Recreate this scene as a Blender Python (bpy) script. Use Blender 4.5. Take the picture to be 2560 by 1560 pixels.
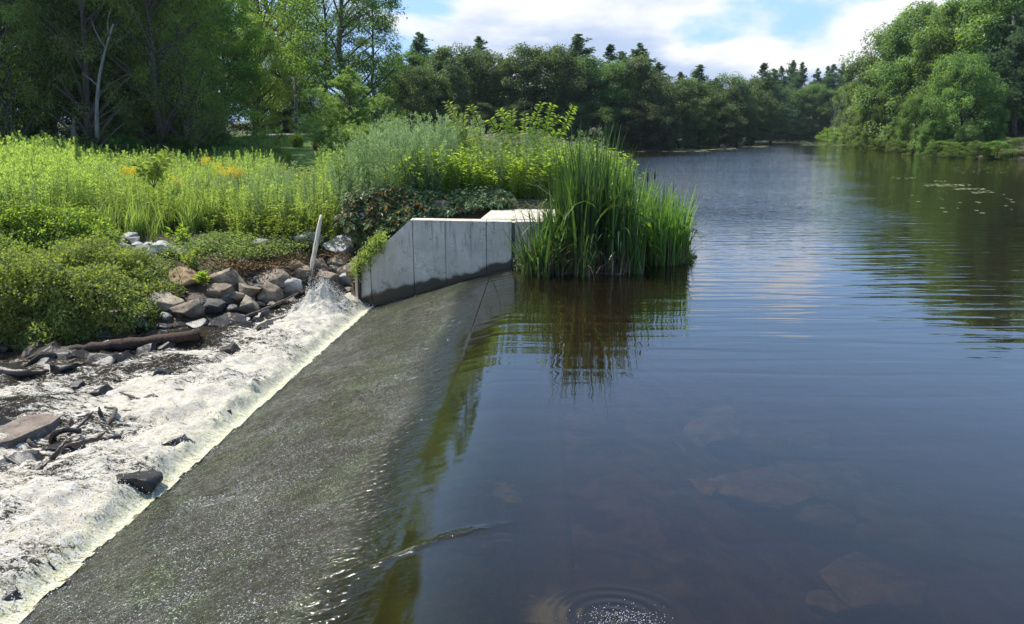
import bpy, math, random
import numpy as np
from mathutils import Vector
R = math.radians; HAZE = .00016
random.seed(7)
S = bpy.context.scene
for o in list(bpy.data.objects): bpy.data.objects.remove(o)

# ------------------------------------------------------------------ camera
F = 1900.0; CAMH = 2.6; PITCH = math.atan(460.0/F)
cd = bpy.data.cameras.new("camera"); cam = bpy.data.objects.new("camera", cd)
S.collection.objects.link(cam); S.camera = cam
cam.location = (0, 0, CAMH); cam.rotation_euler = (R(90)-PITCH, 0, 0)
cd.sensor_fit = 'HORIZONTAL'; cd.sensor_width = 36; cd.lens = 36*F/2560
cd.clip_start = .05; cd.clip_end = 5000
# ------------------------------------------------------------------ light
SUN_AZ, SUN_EL = R(-60), R(60)          # azimuth from +Y, negative = left
sdir = Vector((math.sin(SUN_AZ)*math.cos(SUN_EL), math.cos(SUN_AZ)*math.cos(SUN_EL), math.sin(SUN_EL)))
ld = bpy.data.lights.new("sun", 'SUN'); sun = bpy.data.objects.new("sun", ld)
S.collection.objects.link(sun); ld.energy = 4.9; ld.angle = R(.53); ld.color = (1, .95, .87)
sun.rotation_euler = sdir.to_track_quat('Z', 'Y').to_euler()
S.view_settings.view_transform = 'Standard'; S.view_settings.look = 'None'
S.view_settings.exposure = 0.55; S.view_settings.gamma = 1
S.cycles.use_denoising = True
S.cycles.max_bounces = 8; S.cycles.diffuse_bounces = 3; S.cycles.glossy_bounces = 4
S.cycles.transmission_bounces = 6; S.cycles.transparent_max_bounces = 8
S.cycles.sample_clamp_indirect = 6; S.cycles.caustics_reflective = False
W = bpy.data.worlds.new("World"); S.world = W; W.use_nodes = True

# ------------------------------------------------------------------ node helpers
class NT:
    def __init__(s, tree): s.t = tree
    def n(s, typ, props=None, **ins):
        nd = s.t.nodes.new(typ)
        for k, v in (props or {}).items(): setattr(nd, k, v)
        for k, v in ins.items():
            key = int(k[1:]) if k[0] == 'i' and k[1:].isdigit() else k.replace('_', ' ')
            s.set(nd.inputs[key], v)
        return nd
    def set(s, sock, v):
        if isinstance(v, bpy.types.NodeSocket): s.t.links.new(v, sock)
        elif isinstance(v, bpy.types.Node): s.t.links.new(v.outputs[0], sock)
        else:
            if sock.type == 'RGBA' and len(v) == 3: v = (*v, 1)
            sock.default_value = v
    def m(s, op, a, b=0.0, c=0.0, clamp=False):
        nd = s.n('ShaderNodeMath', {'operation': op, 'use_clamp': clamp}); s.set(nd.inputs[0], a); s.set(nd.inputs[1], b); s.set(nd.inputs[2], c); return nd.outputs[0]
    def mix(s, f, a, b):
        nd = s.n('ShaderNodeMix', {'data_type': 'RGBA'}); s.set(nd.inputs[0], f); s.set(nd.inputs[6], a); s.set(nd.inputs[7], b); return nd.outputs[2]
    def ramp(s, v, lo, hi, a=0.0, b=1.0):
        nd = s.n('ShaderNodeMapRange', {'interpolation_type': 'SMOOTHSTEP'}); 
        for i, x in enumerate((v, lo, hi, a, b)): s.set(nd.inputs[i], x)
        return nd.outputs[0]
    def noise(s, vec, scale, detail=3, rough=.55, dist=0):
        nd = s.n('ShaderNodeTexNoise'); s.set(nd.inputs['Vector'], vec)
        for k, x in (('Scale', scale), ('Detail', detail), ('Roughness', rough), ('Distortion', dist)): nd.inputs[k].default_value = x
        return nd.outputs[0]
    def scale(s, vec, v3, loc=(0, 0, 0), rot=(0, 0, 0)):
        nd = s.n('ShaderNodeMapping'); s.set(nd.inputs[0], vec); nd.inputs['Scale'].default_value = v3
        nd.inputs['Location'].default_value = loc; nd.inputs['Rotation'].default_value = rot; return nd.outputs[0]
def new_mat(name):
    m = bpy.data.materials.new(name); m.use_nodes = True; m.node_tree.nodes.clear()
    N = NT(m.node_tree); out = N.n('ShaderNodeOutputMaterial'); return m, N, out

# ------------------------------------------------------------------ sky
w = NT(W.node_tree); W.node_tree.nodes.clear()
wo = w.n('ShaderNodeOutputWorld')
sky = w.n('ShaderNodeTexSky', {'sky_type': 'NISHITA', 'sun_disc': False, 'sun_elevation': SUN_EL, 'sun_rotation': SUN_AZ,
                               'air_density': 1.0, 'dust_density': 1.6, 'ozone_density': 2.0})
tc = w.n('ShaderNodeTexCoord').outputs['Generated']
sep = w.n('ShaderNodeSeparateXYZ'); w.set(sep.inputs[0], tc)
elev = sep.outputs[2]
q = w.scale(tc, (2.2, 2.2, 5.5), loc=(3.1, .4, .62))
base = w.noise(q, 1.35, 7, .52, .25)
big = w.noise(w.scale(tc, (1, 1, 1.6), loc=(7.3, 2.2, 1.5)), 1.7, 2, .5)
azm = w.m('DIVIDE', sep.outputs[0], w.m('MAXIMUM', sep.outputs[1], .05))       # tan(azimuth) in front
right = w.ramp(azm, -.22, .22)
low = w.ramp(elev, .12, .26, 1, 0)
front = w.ramp(sep.outputs[1], 0, .4)
bias = w.m('MULTIPLY', w.m('MULTIPLY', right, low), w.m('MULTIPLY', front, .325))
hole = w.m('MULTIPLY', w.ramp(azm, .38, .46), w.ramp(elev, .125, .165))
bias = w.m('SUBTRACT', bias, w.m('MULTIPLY', hole, .25))
bias = w.m('SUBTRACT', bias, w.m('MULTIPLY', w.m('MULTIPLY', front, w.ramp(elev, .20, .34)), .05))
bias = w.m('SUBTRACT', bias, w.m('MULTIPLY', w.m('MULTIPLY', front, low), .10))
dens = w.m('ADD', w.m('ADD', base, w.m('MULTIPLY', big, .35)), bias)
# clear patch by the right-hand cumulus
cov = w.ramp(dens, .70, .785)
shade = w.noise(w.scale(tc, (2.4, 2.4, 8), loc=(1.2, 5.1, 2.9)), 1.5, 5, .55, .4)
shade = w.ramp(w.m('ADD', shade, w.m('MULTIPLY', w.m('SUBTRACT', dens, .8), .9)), .46, .72)
ccol = w.mix(shade, (9.6, 9.5, 9.5), (4.7, 5.7, 7.6))
zen = w.mix(w.ramp(elev, .22, .75), (4.5, 7.8, 13.4), (1.7, 3.4, 7.0))
skyc = w.mix(.7, sky, zen)
wc = w.mix(w.m('MULTIPLY', cov, .93), skyc, ccol)
bg = w.n('ShaderNodeBackground'); w.set(bg.inputs[0], wc); bg.inputs[1].default_value = .08
w.set(wo.inputs[0], bg)

# ------------------------------------------------------------------ math helpers
def sstep(x, a, b):
    t = np.clip((np.asarray(x, float)-a)/(b-a), 0, 1); return t*t*(3-2*t)
def vn(x, y, seed=0):
    x = np.asarray(x, float); y = np.asarray(y, float)
    xi = np.floor(x).astype(np.int64); yi = np.floor(y).astype(np.int64)
    fx = x-xi; fy = y-yi; fx = fx*fx*(3-2*fx); fy = fy*fy*(3-2*fy)
    def h(a, b):
        n = (a*374761393+b*668265263+seed*1442695041) & 0xffffffff
        n = ((n ^ (n >> 13))*1274126177) & 0xffffffff; n = (n ^ (n >> 16))*2246822519 & 0xffffffff
        return ((n ^ (n >> 15)) & 0xffffff)/float(0xffffff)
    return (h(xi, yi)*(1-fx)+h(xi+1, yi)*fx)*(1-fy)+(h(xi, yi+1)*(1-fx)+h(xi+1, yi+1)*fx)*fy
def fbm(x, y, oct=4, seed=0, g=.5):
    s = 0; a = 1; tot = 0
    for i in range(oct):
        s = s+a*vn(x*2**i+i*17.3, y*2**i-i*9.1, seed+i); tot += a; a *= g
    return s/tot
def ray(u, v):
    yu = (780.0-v)/F; cp, sp = math.cos(PITCH), math.sin(PITCH)
    return ((u-1280.0)/F, cp+sp*yu, -sp+cp*yu)
def at_y(u, v, Y):      # world point seen at photo pixel (u,v) at distance Y
    d = ray(u, v); t = Y/d[1]; return (d[0]*t, Y, CAMH+d[2]*t)
def at_z(u, v, z):
    d = ray(u, v); t = (z-CAMH)/d[2]; return (d[0]*t, d[1]*t, z)

# ------------------------------------------------------------------ terrain
POND = [(-.35,-8),(-.3,14.4),(.9,14.5),(1.3,15.6),(2.4,16.6),(3.4,18),(3.4,25),(6,50),(12,88),(16,96),(30,118),(42,141),(49,168),(56,196),(88,200),(74,168),(61,142),(57,133),(49,104),(46,96),(42,80),(41,68),(46,60),(54,45),(60,-10)]
PX = np.array(POND, float)
def pond_sd(x, y):      # >0 on land, <0 in pond
    x = np.asarray(x, float); y = np.asarray(y, float)
    d = np.full(x.shape, 1e9); inside = np.zeros(x.shape, bool)
    n = len(PX)
    for i in range(n):
        ax, ay = PX[i]; bx, by = PX[(i+1) % n]
        ex, ey = bx-ax, by-ay; wx, wy = x-ax, y-ay
        t = np.clip((wx*ex+wy*ey)/(ex*ex+ey*ey), 0, 1)
        d = np.minimum(d, (wx-ex*t)**2+(wy-ey*t)**2)
        c = ((ay > y) != (by > y))
        with np.errstate(divide='ignore', invalid='ignore'):
            xi = ax+(y-ay)*(ex)/(ey if ey != 0 else 1e-9)
        inside ^= c & (x < xi)
    d = np.sqrt(d); return np.where(inside, -d, d)
def y_edge(x): return np.interp(x, [-30,-12,-9,-7.4,-5.9,-4.7,-3.65,-3.1], [13.5,12.4,12.3,11.9,12.3,13.5,15.0,15.3])
def x_toe(y): return -4.1+.08*y
def x_crest(y): return -.5+.035*y
def H(x, y):
    x = np.asarray(x, float); y = np.asarray(y, float); x, y = np.broadcast_arrays(x, y)
    sd = pond_sd(x, y)
    land = np.interp(y, [0,17,20,35,45,60,90,200,400], [.1,.12,.3,.6,1.05,1.65,2.1,3.5,6])
    land = land+sstep(x, 60, 140)*3*sstep(y, 40, 90)
    land = land+.12*(fbm(x*.5, y*.5, 3, 5)-.5)*2
    emb = 1.05*sstep(x, -4.3, -3.5)*(1-sstep(x, 2.0, 3.6))*sstep(y, 16.3, 17.0)*(1-sstep(y, 26, 45))
    land = np.maximum(land, emb)
    land = np.minimum(land, .05+.22*np.maximum(sd, 0)+np.where((y > 15) & (y < 24), .8*sstep(sd, 0, .7), 0))
    ye = y_edge(x)
    bank = -1.05+(land+1.05)*sstep((y-ye)/3.9, -.12, 1)
    z = np.where(x < -3.0, bank, land)
    back = np.interp(x, [-3.2,-1.9,-1.2], [-.35,.45,.62])
    k = sstep(y, 15.9, 17.0)
    z = np.where((x >= -3.3) & (x < 1.0) & (y < 17.0), back*(1-k)+np.minimum(land, 1.05)*k, z)
    z = np.where((y < ye) & (x < -2.6), -1.3-.1*fbm(x, y, 2, 3), z)
    z = np.where((y < 15.0) & (x >= -3.2) & (x < .9), -1.45, z)
    bed = -np.minimum(.35+.55*sstep(-sd, 1.2, 3)+.9*sstep(-sd, 3, 12), 1.9)
    pond = (sd < 0)
    bed = np.where((y > 14.6), -np.minimum(.04+.3*(-sd), 1.6), bed)
    bed = np.where((y < 14.6) & (x < .15), -1.45, bed)
    z = np.where(pond, bed, z)
    return z
def h1(x, y): return float(H(np.array([x]), np.array([y]))[0])
def on_ground(u, v):
    d = ray(u, v); ts = np.linspace(6, 60, 1400)
    xs, ys, zs = d[0]*ts, d[1]*ts, CAMH+d[2]*ts
    g = np.maximum(H(xs, ys), -1.0); i = np.argmax(zs <= g)
    return float(xs[i]), float(ys[i]), float(g[i]), float(ts[i])

# ------------------------------------------------------------------ mesh helpers
def link(o): S.collection.objects.link(o); return o
def make_mesh(name, V, polys, mat, tint=None, smooth=False, attrs=None):
    """polys: list of (k-gon index arrays shape (n,k))"""
    me = bpy.data.meshes.new(name); V = np.asarray(V, np.float32)
    me.vertices.add(len(V)); me.vertices.foreach_set('co', V.ravel())
    idx = np.concatenate([p.ravel() for p in polys]).astype(np.int32)
    tot = np.concatenate([np.full(len(p), p.shape[1]) for p in polys]).astype(np.int32)
    st = np.concatenate([[0], np.cumsum(tot)[:-1]]).astype(np.int32)
    me.loops.add(len(idx)); me.loops.foreach_set('vertex_index', idx)
    me.polygons.add(len(tot)); me.polygons.foreach_set('loop_start', st)
    me.polygons.foreach_set('use_smooth', np.full(len(tot), bool(smooth)))
    for k, a in {**({'tint': tint} if tint is not None else {}), **(attrs or {})}.items():
        at = me.attributes.new(k, 'FLOAT', 'POINT'); at.data.foreach_set('value', np.asarray(a, np.float32))
    me.update(calc_edges=True)
    if mat: me.materials.append(mat)
    return me
class MB:
    def __init__(s): s.V = []; s.T = []; s.P = {}; s.n = 0
    def add(s, V, F_, tint=None):
        V = np.asarray(V, float).reshape(-1, 3); F_ = np.asarray(F_, int)
        s.V.append(V); s.T.append(np.broadcast_to(np.asarray(.5 if tint is None else tint, float), (len(V),)).copy())
        s.P.setdefault(F_.shape[1], []).append(F_+s.n); s.n += len(V); return s
    def mesh(s, name, mat, smooth=False):
        return make_mesh(name, np.concatenate(s.V), [np.concatenate(p) for p in s.P.values()], mat, np.concatenate(s.T), smooth)
    def obj(s, name, mat, parent=None, smooth=False):
        o = link(bpy.data.objects.new(name, s.mesh(name, mat, smooth)))
        if parent: o.parent = parent
        return o
    # -- shapes
    def tube(s, pts, rads, sides=7, tint=.5, cap=True):
        pts = np.asarray(pts, float); k = len(pts); rads = np.broadcast_to(np.asarray(rads, float), (k,))
        T = np.gradient(pts, axis=0); T /= np.linalg.norm(T, axis=1)[:, None]+1e-9
        ref = np.array([0, 0, 1.]) if abs(T[0][2]) < .9 else np.array([1., 0, 0])
        A = np.cross(T, ref); A /= np.linalg.norm(A, axis=1)[:, None]+1e-9; B = np.cross(T, A)
        th = np.arange(sides)*2*math.pi/sides
        V = pts[:, None]+rads[:, None, None]*(np.cos(th)[None, :, None]*A[:, None]+np.sin(th)[None, :, None]*B[:, None])
        i = np.arange(k-1)[:, None]*sides; j = np.arange(sides)[None]; j2 = (j+1) % sides
        Fq = np.stack([i+j, i+j2, i+sides+j2, i+sides+j], -1).reshape(-1, 4)
        s.add(V.reshape(-1, 3), Fq, tint)
        if cap:
            n0 = s.n-k*sides
            s.P.setdefault(sides, []).append(np.array([np.arange(sides)[::-1]+n0, np.arange(sides)+n0+(k-1)*sides]))
        return s
    def leaves(s, P, D, Nn, L, Wd, tint, droop=0.0):
        P = np.asarray(P, float); n = len(P)
        D = D/(np.linalg.norm(D, axis=1)[:, None]+1e-9); Sd = np.cross(D, Nn); Sd /= np.linalg.norm(Sd, axis=1)[:, None]+1e-9
        L = np.broadcast_to(L, (n,))[:, None]; Wd = np.broadcast_to(Wd, (n,))[:, None]
        up = np.cross(Sd, D)
        mid = P+D*L*.45+up*L*.06; tip = P+D*L-np.array([0, 0, 1.])*L*droop
        V = np.stack([P, mid+Sd*Wd*.5, tip, mid-Sd*Wd*.5], 1).reshape(-1, 3)
        Fq = np.arange(n*4).reshape(n, 4); return s.add(V, Fq, np.repeat(np.broadcast_to(tint, (n,)), 4))
    def blades(s, P, az, lean, L, Wd, bend, tint, k=5, rng=None):
        """curved strips; lean rad from vertical, bend rad added along the blade"""
        P = np.asarray(P, float); n = len(P); az, lean, L, Wd, bend, tint = [np.broadcast_to(a, (n,)).astype(float) for a in (az, lean, L, Wd, bend, tint)]
        c = P.copy(); rows = []; 
        tw = az+math.pi/2
        for i in range(k+1):
            t = i/k; wd = Wd*(1-t**2.2)*(.75+.5*min(1, 3*t)); wd = np.maximum(wd, Wd*.04)
            sd = np.stack([np.cos(tw), np.sin(tw), np.zeros(n)], 1)*wd[:, None]*.5
            rows += [c-sd, c+sd]
            a = lean+bend*t**1.5*1.4
            d = np.stack([np.sin(a)*np.cos(az), np.sin(a)*np.sin(az), np.cos(a)], 1); c = c+d*(L/k)[:, None]
        V = np.stack(rows, 1).reshape(-1, 3); b = (np.arange(n)*(2*k+2))[:, None]
        Fq = np.concatenate([b+np.array([[2*i, 2*i+1, 2*i+3, 2*i+2]]) for i in range(k)], 0)
        return s.add(V, Fq, np.repeat(tint, 2*k+2))
def thing(name, label, cat, loc=(0, 0, 0), rz=0, group=None, sc=1):
    o = link(bpy.data.objects.new(name, None)); o.location = loc; o.rotation_euler = (0, 0, rz); o.scale = (sc,)*3 if not isinstance(sc, tuple) else sc
    o.empty_display_size = .2; o['label'] = label; o['category'] = cat
    if group: o['group'] = group
    return o
def tag(o, label=None, cat=None, group=None, kind=None):
    if label: o['label'] = label
    if cat: o['category'] = cat
    if group: o['group'] = group
    if kind: o['kind'] = kind
    return o
def part(name, me, parent):
    o = link(bpy.data.objects.new(name, me)); o.parent = parent; return o
def unit(v): return v/(np.linalg.norm(v, axis=-1, keepdims=True)+1e-9)
def sphere_rand(rng, n): return unit(rng.normal(size=(n, 3)))

# ------------------------------------------------------------------ materials
def leaf_mat(name, dark, light, trans, tfac=.4, rough=.5, objvar=.35, spec=.35):
    m, N, out = new_mat(name)
    a = N.n('ShaderNodeAttribute', {'attribute_name': 'tint'}).outputs['Fac']
    rnd = N.n('ShaderNodeObjectInfo').outputs['Random']
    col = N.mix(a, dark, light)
    hs = N.n('ShaderNodeHueSaturation'); N.set(hs.inputs['Color'], col)
    N.set(hs.inputs['Hue'], N.m('ADD', .5-.03*objvar, N.m('MULTIPLY', rnd, .06*objvar)))
    N.set(hs.inputs['Value'], N.m('ADD', 1-.4*objvar, N.m('MULTIPLY', rnd, .8*objvar)))
    N.set(hs.inputs['Saturation'], N.m('ADD', 1-.3*objvar, N.m('MULTIPLY', N.m('FRACT', N.m('MULTIPLY', rnd, 7.3)), .4*objvar)))
    p = N.n('ShaderNodeBsdfPrincipled'); N.set(p.inputs['Base Color'], hs.outputs[0]); p.inputs['Roughness'].default_value = rough
    p.inputs['Specular IOR Level'].default_value = spec
    tcl = N.n('ShaderNodeMix', {'data_type': 'RGBA', 'blend_type': 'MULTIPLY'}); tcl.inputs[0].default_value = 1
    N.set(tcl.inputs[6], hs.outputs[0]); N.set(tcl.inputs[7], trans)
    t = N.n('ShaderNodeBsdfTranslucent'); N.set(t.inputs[0], tcl.outputs[2])
    mx = N.n('ShaderNodeMixShader'); mx.inputs[0].default_value = tfac; N.set(mx.inputs[1], p); N.set(mx.inputs[2], t)
    N.set(out.inputs[0], mx); return m
T = (2.4, 2.2, .8)
M = {}
M['leaf_deep'] = leaf_mat('leaf_deep', (.05,.095,.035), (.18,.28,.085), T, .56, .5, .6, .25)
M['leaf_mid'] = leaf_mat('leaf_mid', (.07,.13,.035), (.26,.37,.10), T, .58, .5, .6, .25)
M['leaf_shore'] = leaf_mat('leaf_shore', (.04,.085,.035), (.13,.20,.07), T, .35, .5, .8, .25)
M['leaf_round'] = leaf_mat('leaf_round', (.06,.12,.035), (.20,.30,.09), T, .35, .5, .4, .25)
M['needle'] = leaf_mat('needle', (.05,.10,.05), (.15,.24,.11), (2,2,1.1), .3, .5, .5, .2)
M['needle_young'] = leaf_mat('needle_young', (.14,.22,.06), (.32,.42,.13), (2,2,1.1), .3, .5, .0, .2)
M['goldenrod'] = leaf_mat('goldenrod', (.09,.155,.04), (.36,.46,.14), (1.8,1.75,.9), .5, .6, .4, .15)
M['mugwort'] = leaf_mat('mugwort', (.11,.17,.085), (.32,.41,.22), (1.6,1.6,1.05), .45, .6, .3, .15)
M['vine_bright'] = leaf_mat('vine_bright', (.11,.19,.03), (.34,.43,.09), (1.75,1.7,.75), .5, .5, .3, .2)
M['bush'] = leaf_mat('bush', (.07,.12,.028), (.33,.41,.10), (2.0,1.9,.7), .42, .5, .3, .15)
M['creeper'] = leaf_mat('creeper', (.045,.085,.035), (.17,.25,.09), (2,1.8,.9), .25, .45, .3, .3)
M['creeper_red'] = leaf_mat('creeper_red', (.13,.06,.03), (.26,.17,.05), (1.6,1.3,.8), .35, .5, .3, .2)
M['flower'] = leaf_mat('flower', (.62,.48,.04), (.80,.68,.08), (1.4,1.3,.8), .35, .6, .1, .1)
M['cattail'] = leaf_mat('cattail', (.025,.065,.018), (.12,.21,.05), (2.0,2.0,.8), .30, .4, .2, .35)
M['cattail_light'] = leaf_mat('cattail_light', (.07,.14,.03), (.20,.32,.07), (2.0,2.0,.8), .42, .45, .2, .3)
M['dead_blade'] = leaf_mat('dead_blade', (.13,.09,.055), (.38,.29,.19), (1.3,1.2,1), .2, .7, .2, .1)
M['seed_head'] = leaf_mat('seed_head', (.05,.022,.012), (.09,.04,.02), (1,1,1), .02, .9, .2, .1)
M['grass'] = leaf_mat('grass', (.09,.16,.035), (.28,.38,.10), (1.8,1.75,.85), .45, .6, .3, .15)

def bark_mat(name, c1, c2, sc=8, rough=.9, bump=.4):
    m, N, out = new_mat(name); tcx = N.n('ShaderNodeTexCoord').outputs['Object']
    n1 = N.noise(N.scale(tcx, (sc*2, sc*2, sc*.35)), 1, 6, .65); n2 = N.noise(tcx, 1.3, 3)
    col = N.mix(N.ramp(N.m('ADD', n1, N.m('MULTIPLY', n2, .3)), .4, .85), c1, c2)
    b = N.n('ShaderNodeBump'); b.inputs['Strength'].default_value = bump; b.inputs['Distance'].default_value = .03; N.set(b.inputs['Height'], n1)
    p = N.n('ShaderNodeBsdfPrincipled', None, Base_Color=col, Roughness=rough, Normal=b); N.set(out.inputs[0], p); return m
M['bark'] = bark_mat('bark', (.035,.028,.022), (.13,.11,.09))
M['bark_pale'] = bark_mat('bark_pale', (.09,.085,.075), (.25,.235,.21))
M['bark_wet'] = bark_mat('bark_wet', (.008,.006,.005), (.05,.032,.02), 14, .35)
M['wood_brown'] = bark_mat('wood_brown', (.012,.007,.004), (.075,.042,.022), 18, .8, 1.0)
M['wood_pale'] = bark_mat('wood_pale', (.42,.34,.24), (.72,.64,.50), 10, .8)
M['stem'] = bark_mat('stem', (.05,.07,.02), (.12,.12,.05), 20, .7)

def rock_mat(name, c1, c2, spot=(.30,.29,.26), wet=0.0):
    m, N, out = new_mat(name); tcx = N.n('ShaderNodeTexCoord').outputs['Object']
    pos = N.n('ShaderNodeNewGeometry').outputs['Position']
    n1 = N.noise(pos, 5.5, 8, .62); n2 = N.noise(pos, 38, 5, .6); n3 = N.noise(pos, 12, 4, .7, 1.2)
    col = N.mix(N.ramp(n1, .35, .68), c1, c2); col = N.mix(N.m('MULTIPLY', N.ramp(n2, .5, .72), .5), col, spot)
    col = N.mix(N.m('MULTIPLY', N.ramp(n3, .56, .70), .5), col, tuple(x*.45 for x in c1))
    sz = N.n('ShaderNodeSeparateXYZ'); N.set(sz.inputs[0], pos)
    wetm = N.ramp(N.m('ADD', sz.outputs[2], N.m('MULTIPLY', n1, .3)), -.62 if wet >= 0 else -.75, -.40 if wet >= 0 else -.66, 1, 0) if wet < 1 else 1.0
    dk = N.mix(.8, col, tuple(x*.12 for x in c1)); col = N.mix(wetm, col, dk)
    rg = N.m('SUBTRACT', .88, N.m('MULTIPLY', wetm, .46))
    hh = N.m('ADD', n1, N.m('MULTIPLY', n2, .25))
    b = N.n('ShaderNodeBump'); b.inputs['Strength'].default_value = .7; b.inputs['Distance'].default_value = .03; N.set(b.inputs['Height'], hh)
    p = N.n('ShaderNodeBsdfPrincipled', None, Base_Color=col, Roughness=rg, Normal=b); N.set(out.inputs[0], p); return m
M['rock_grey'] = rock_mat('rock_grey', (.17,.165,.15), (.33,.32,.29))
M['rock_pale'] = rock_mat('rock_pale', (.27,.26,.24), (.46,.45,.41))
M['rock_brown'] = rock_mat('rock_brown', (.125,.095,.065), (.30,.235,.16))
M['rock_tan'] = rock_mat('rock_tan', (.25,.20,.13), (.45,.38,.26))
M['rock_rust'] = rock_mat('rock_rust', (.25,.15,.08), (.42,.28,.16))
M['rock_dark'] = rock_mat('rock_dark', (.055,.05,.048), (.14,.125,.11))
M['rock_wet'] = rock_mat('rock_wet', (.03,.027,.025), (.085,.07,.055), (.14,.13,.12), 1.0)

def ground_mat():
    m, N, out = new_mat('soil_and_grass'); pos = N.n('ShaderNodeNewGeometry').outputs['Position']
    n1 = N.noise(pos, .9, 6, .6); n2 = N.noise(pos, 14, 6, .7)
    col = N.mix(N.ramp(n1, .4, .62), (.055,.042,.028), (.05,.075,.022)); col = N.mix(N.m('MULTIPLY', n2, .6), col, (.13,.10,.06))
    sz = N.n('ShaderNodeSeparateXYZ'); N.set(sz.inputs[0], pos)
    uw = N.ramp(sz.outputs[2], -.30, -.02, 1, 0)
    nb = N.noise(pos, 2.6, 5, .6, .8)
    bed = N.mix(N.ramp(nb, .40, .62), (.035,.022,.012), (.13,.085,.05))
    col = N.mix(uw, col, bed)
    b = N.n('ShaderNodeBump'); b.inputs['Strength'].default_value = .8; b.inputs['Distance'].default_value = .06; N.set(b.inputs['Height'], N.m('ADD', n2, nb))
    N.set(out.inputs[0], N.n('ShaderNodeBsdfPrincipled', None, Base_Color=col, Roughness=.95, Normal=b)); return m
M['ground'] = ground_mat()

def concrete_mat(name='concrete', c1=(.50,.45,.36), c2=(.70,.64,.53)):
    m, N, out = new_mat(name); pos = N.n('ShaderNodeNewGeometry').outputs['Position']
    n1 = N.noise(pos, 2.2, 6, .6); n2 = N.noise(N.scale(pos, (9, 9, .9)), 1.6, 5, .6); n3 = N.noise(pos, 60, 3, .6)
    v = N.noise(pos, 17, 4, .7, .6)
    col = N.mix(N.ramp(n1, .3, .7), c1, c2)
    sz = N.n('ShaderNodeSeparateXYZ'); N.set(sz.inputs[0], pos)
    top = N.ramp(sz.outputs[2], .1, .8)
    streak = N.m('MULTIPLY', N.m('MULTIPLY', N.ramp(n2, .50, .62), N.ramp(sz.outputs[2], -.1, .8, .3, 1)), .5)
    col = N.mix(streak, col, (.15,.14,.12))
    col = N.mix(N.m('MULTIPLY', N.ramp(v, .60, .68), .7), col, (.10,.095,.08))
    col = N.mix(N.m('MULTIPLY', n3, .25), col, (.22,.21,.19))
    vor = N.n('ShaderNodeTexVoronoi', {'feature': 'DISTANCE_TO_EDGE'}); N.set(vor.inputs['Vector'], N.n('ShaderNodeVectorMath', {'operation': 'ADD'}, i0=pos, i1=N.n('ShaderNodeTexNoise', None, Vector=pos, Scale=3.0, Detail=4).outputs['Color']).outputs[0]); vor.inputs['Scale'].default_value = .85
    col = N.mix(N.m('MULTIPLY', N.m('MULTIPLY', N.ramp(vor.outputs[0], .0, .012, 1, 0), N.ramp(n1, .5, .6)), .4), col, (.07,.06,.05))
    moss = N.m('MULTIPLY', N.ramp(N.noise(pos, 4.2, 6, .7), .52, .66), N.ramp(sz.outputs[2] if False else N.n('ShaderNodeSeparateXYZ', None, Vector=pos).outputs[2], -.5, .35, .55, 0))
    col = N.mix(moss, col, (.13,.13,.07))
    wl = N.m('ADD', sz.outputs[2], N.m('MULTIPLY', N.m('SUBTRACT', n1, .5), .16))

    sx = sz.outputs[0]
    line = N.m('ADD', N.m('MULTIPLY', N.m('MINIMUM', sx, 0.0), .27), .10)     # water stain follows the falling water
    wet = N.ramp(N.m('ADD', N.m('SUBTRACT', wl, line), N.m('MULTIPLY', N.m('SUBTRACT', N.noise(pos, 1.7, 3, .6), .5), -.45)), -.03, .06, 1, 0)
    col = N.mix(wet, col, (.035,.026,.015))
    b = N.n('ShaderNodeBump'); b.inputs['Strength'].default_value = .5; b.inputs['Distance'].default_value = .006; N.set(b.inputs['Height'], N.m('ADD', n3, v))
    rg = N.m('SUBTRACT', .85, N.m('MULTIPLY', wet, .5))
    N.set(out.inputs[0], N.n('ShaderNodeBsdfPrincipled', None, Base_Color=col, Roughness=rg, Normal=b)); return m
M['concrete'] = concrete_mat()
M['concrete_top'] = None

def weir_mat():
    m, N, out = new_mat('algae_concrete'); pos = N.n('ShaderNodeNewGeometry').outputs['Position']
    n1 = N.noise(pos, 1.1, 5, .6, .5); n2 = N.noise(pos, 24, 5, .7); n3 = N.noise(pos, 5, 5, .65)
    col = N.mix(N.ramp(n1, .38, .62), (.006,.020,.008), (.024,.062,.014))
    col = N.mix(N.m('MULTIPLY', N.ramp(n3, .48, .7), .6), col, (.036,.030,.012))
    col = N.mix(N.m('MULTIPLY', N.ramp(n2, .5, .7), .6), col, (.07,.085,.045))
    sx = N.n('ShaderNodeSeparateXYZ'); N.set(sx.inputs[0], pos)
    ap = N.ramp(N.m('SUBTRACT', sx.outputs[0], N.m('MULTIPLY', sx.outputs[1], .035)), -.3, .35)
    col = N.mix(ap, col, N.mix(n3, (.06,.052,.04), (.11,.10,.085)))
    b = N.n('ShaderNodeBump'); b.inputs['Strength'].default_value = .9; b.inputs['Distance'].default_value = .02; N.set(b.inputs['Height'], n2)
    N.set(out.inputs[0], N.n('ShaderNodeBsdfPrincipled', None, Base_Color=col, Roughness=.8, Normal=b)); return m
M['weir'] = weir_mat()

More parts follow.
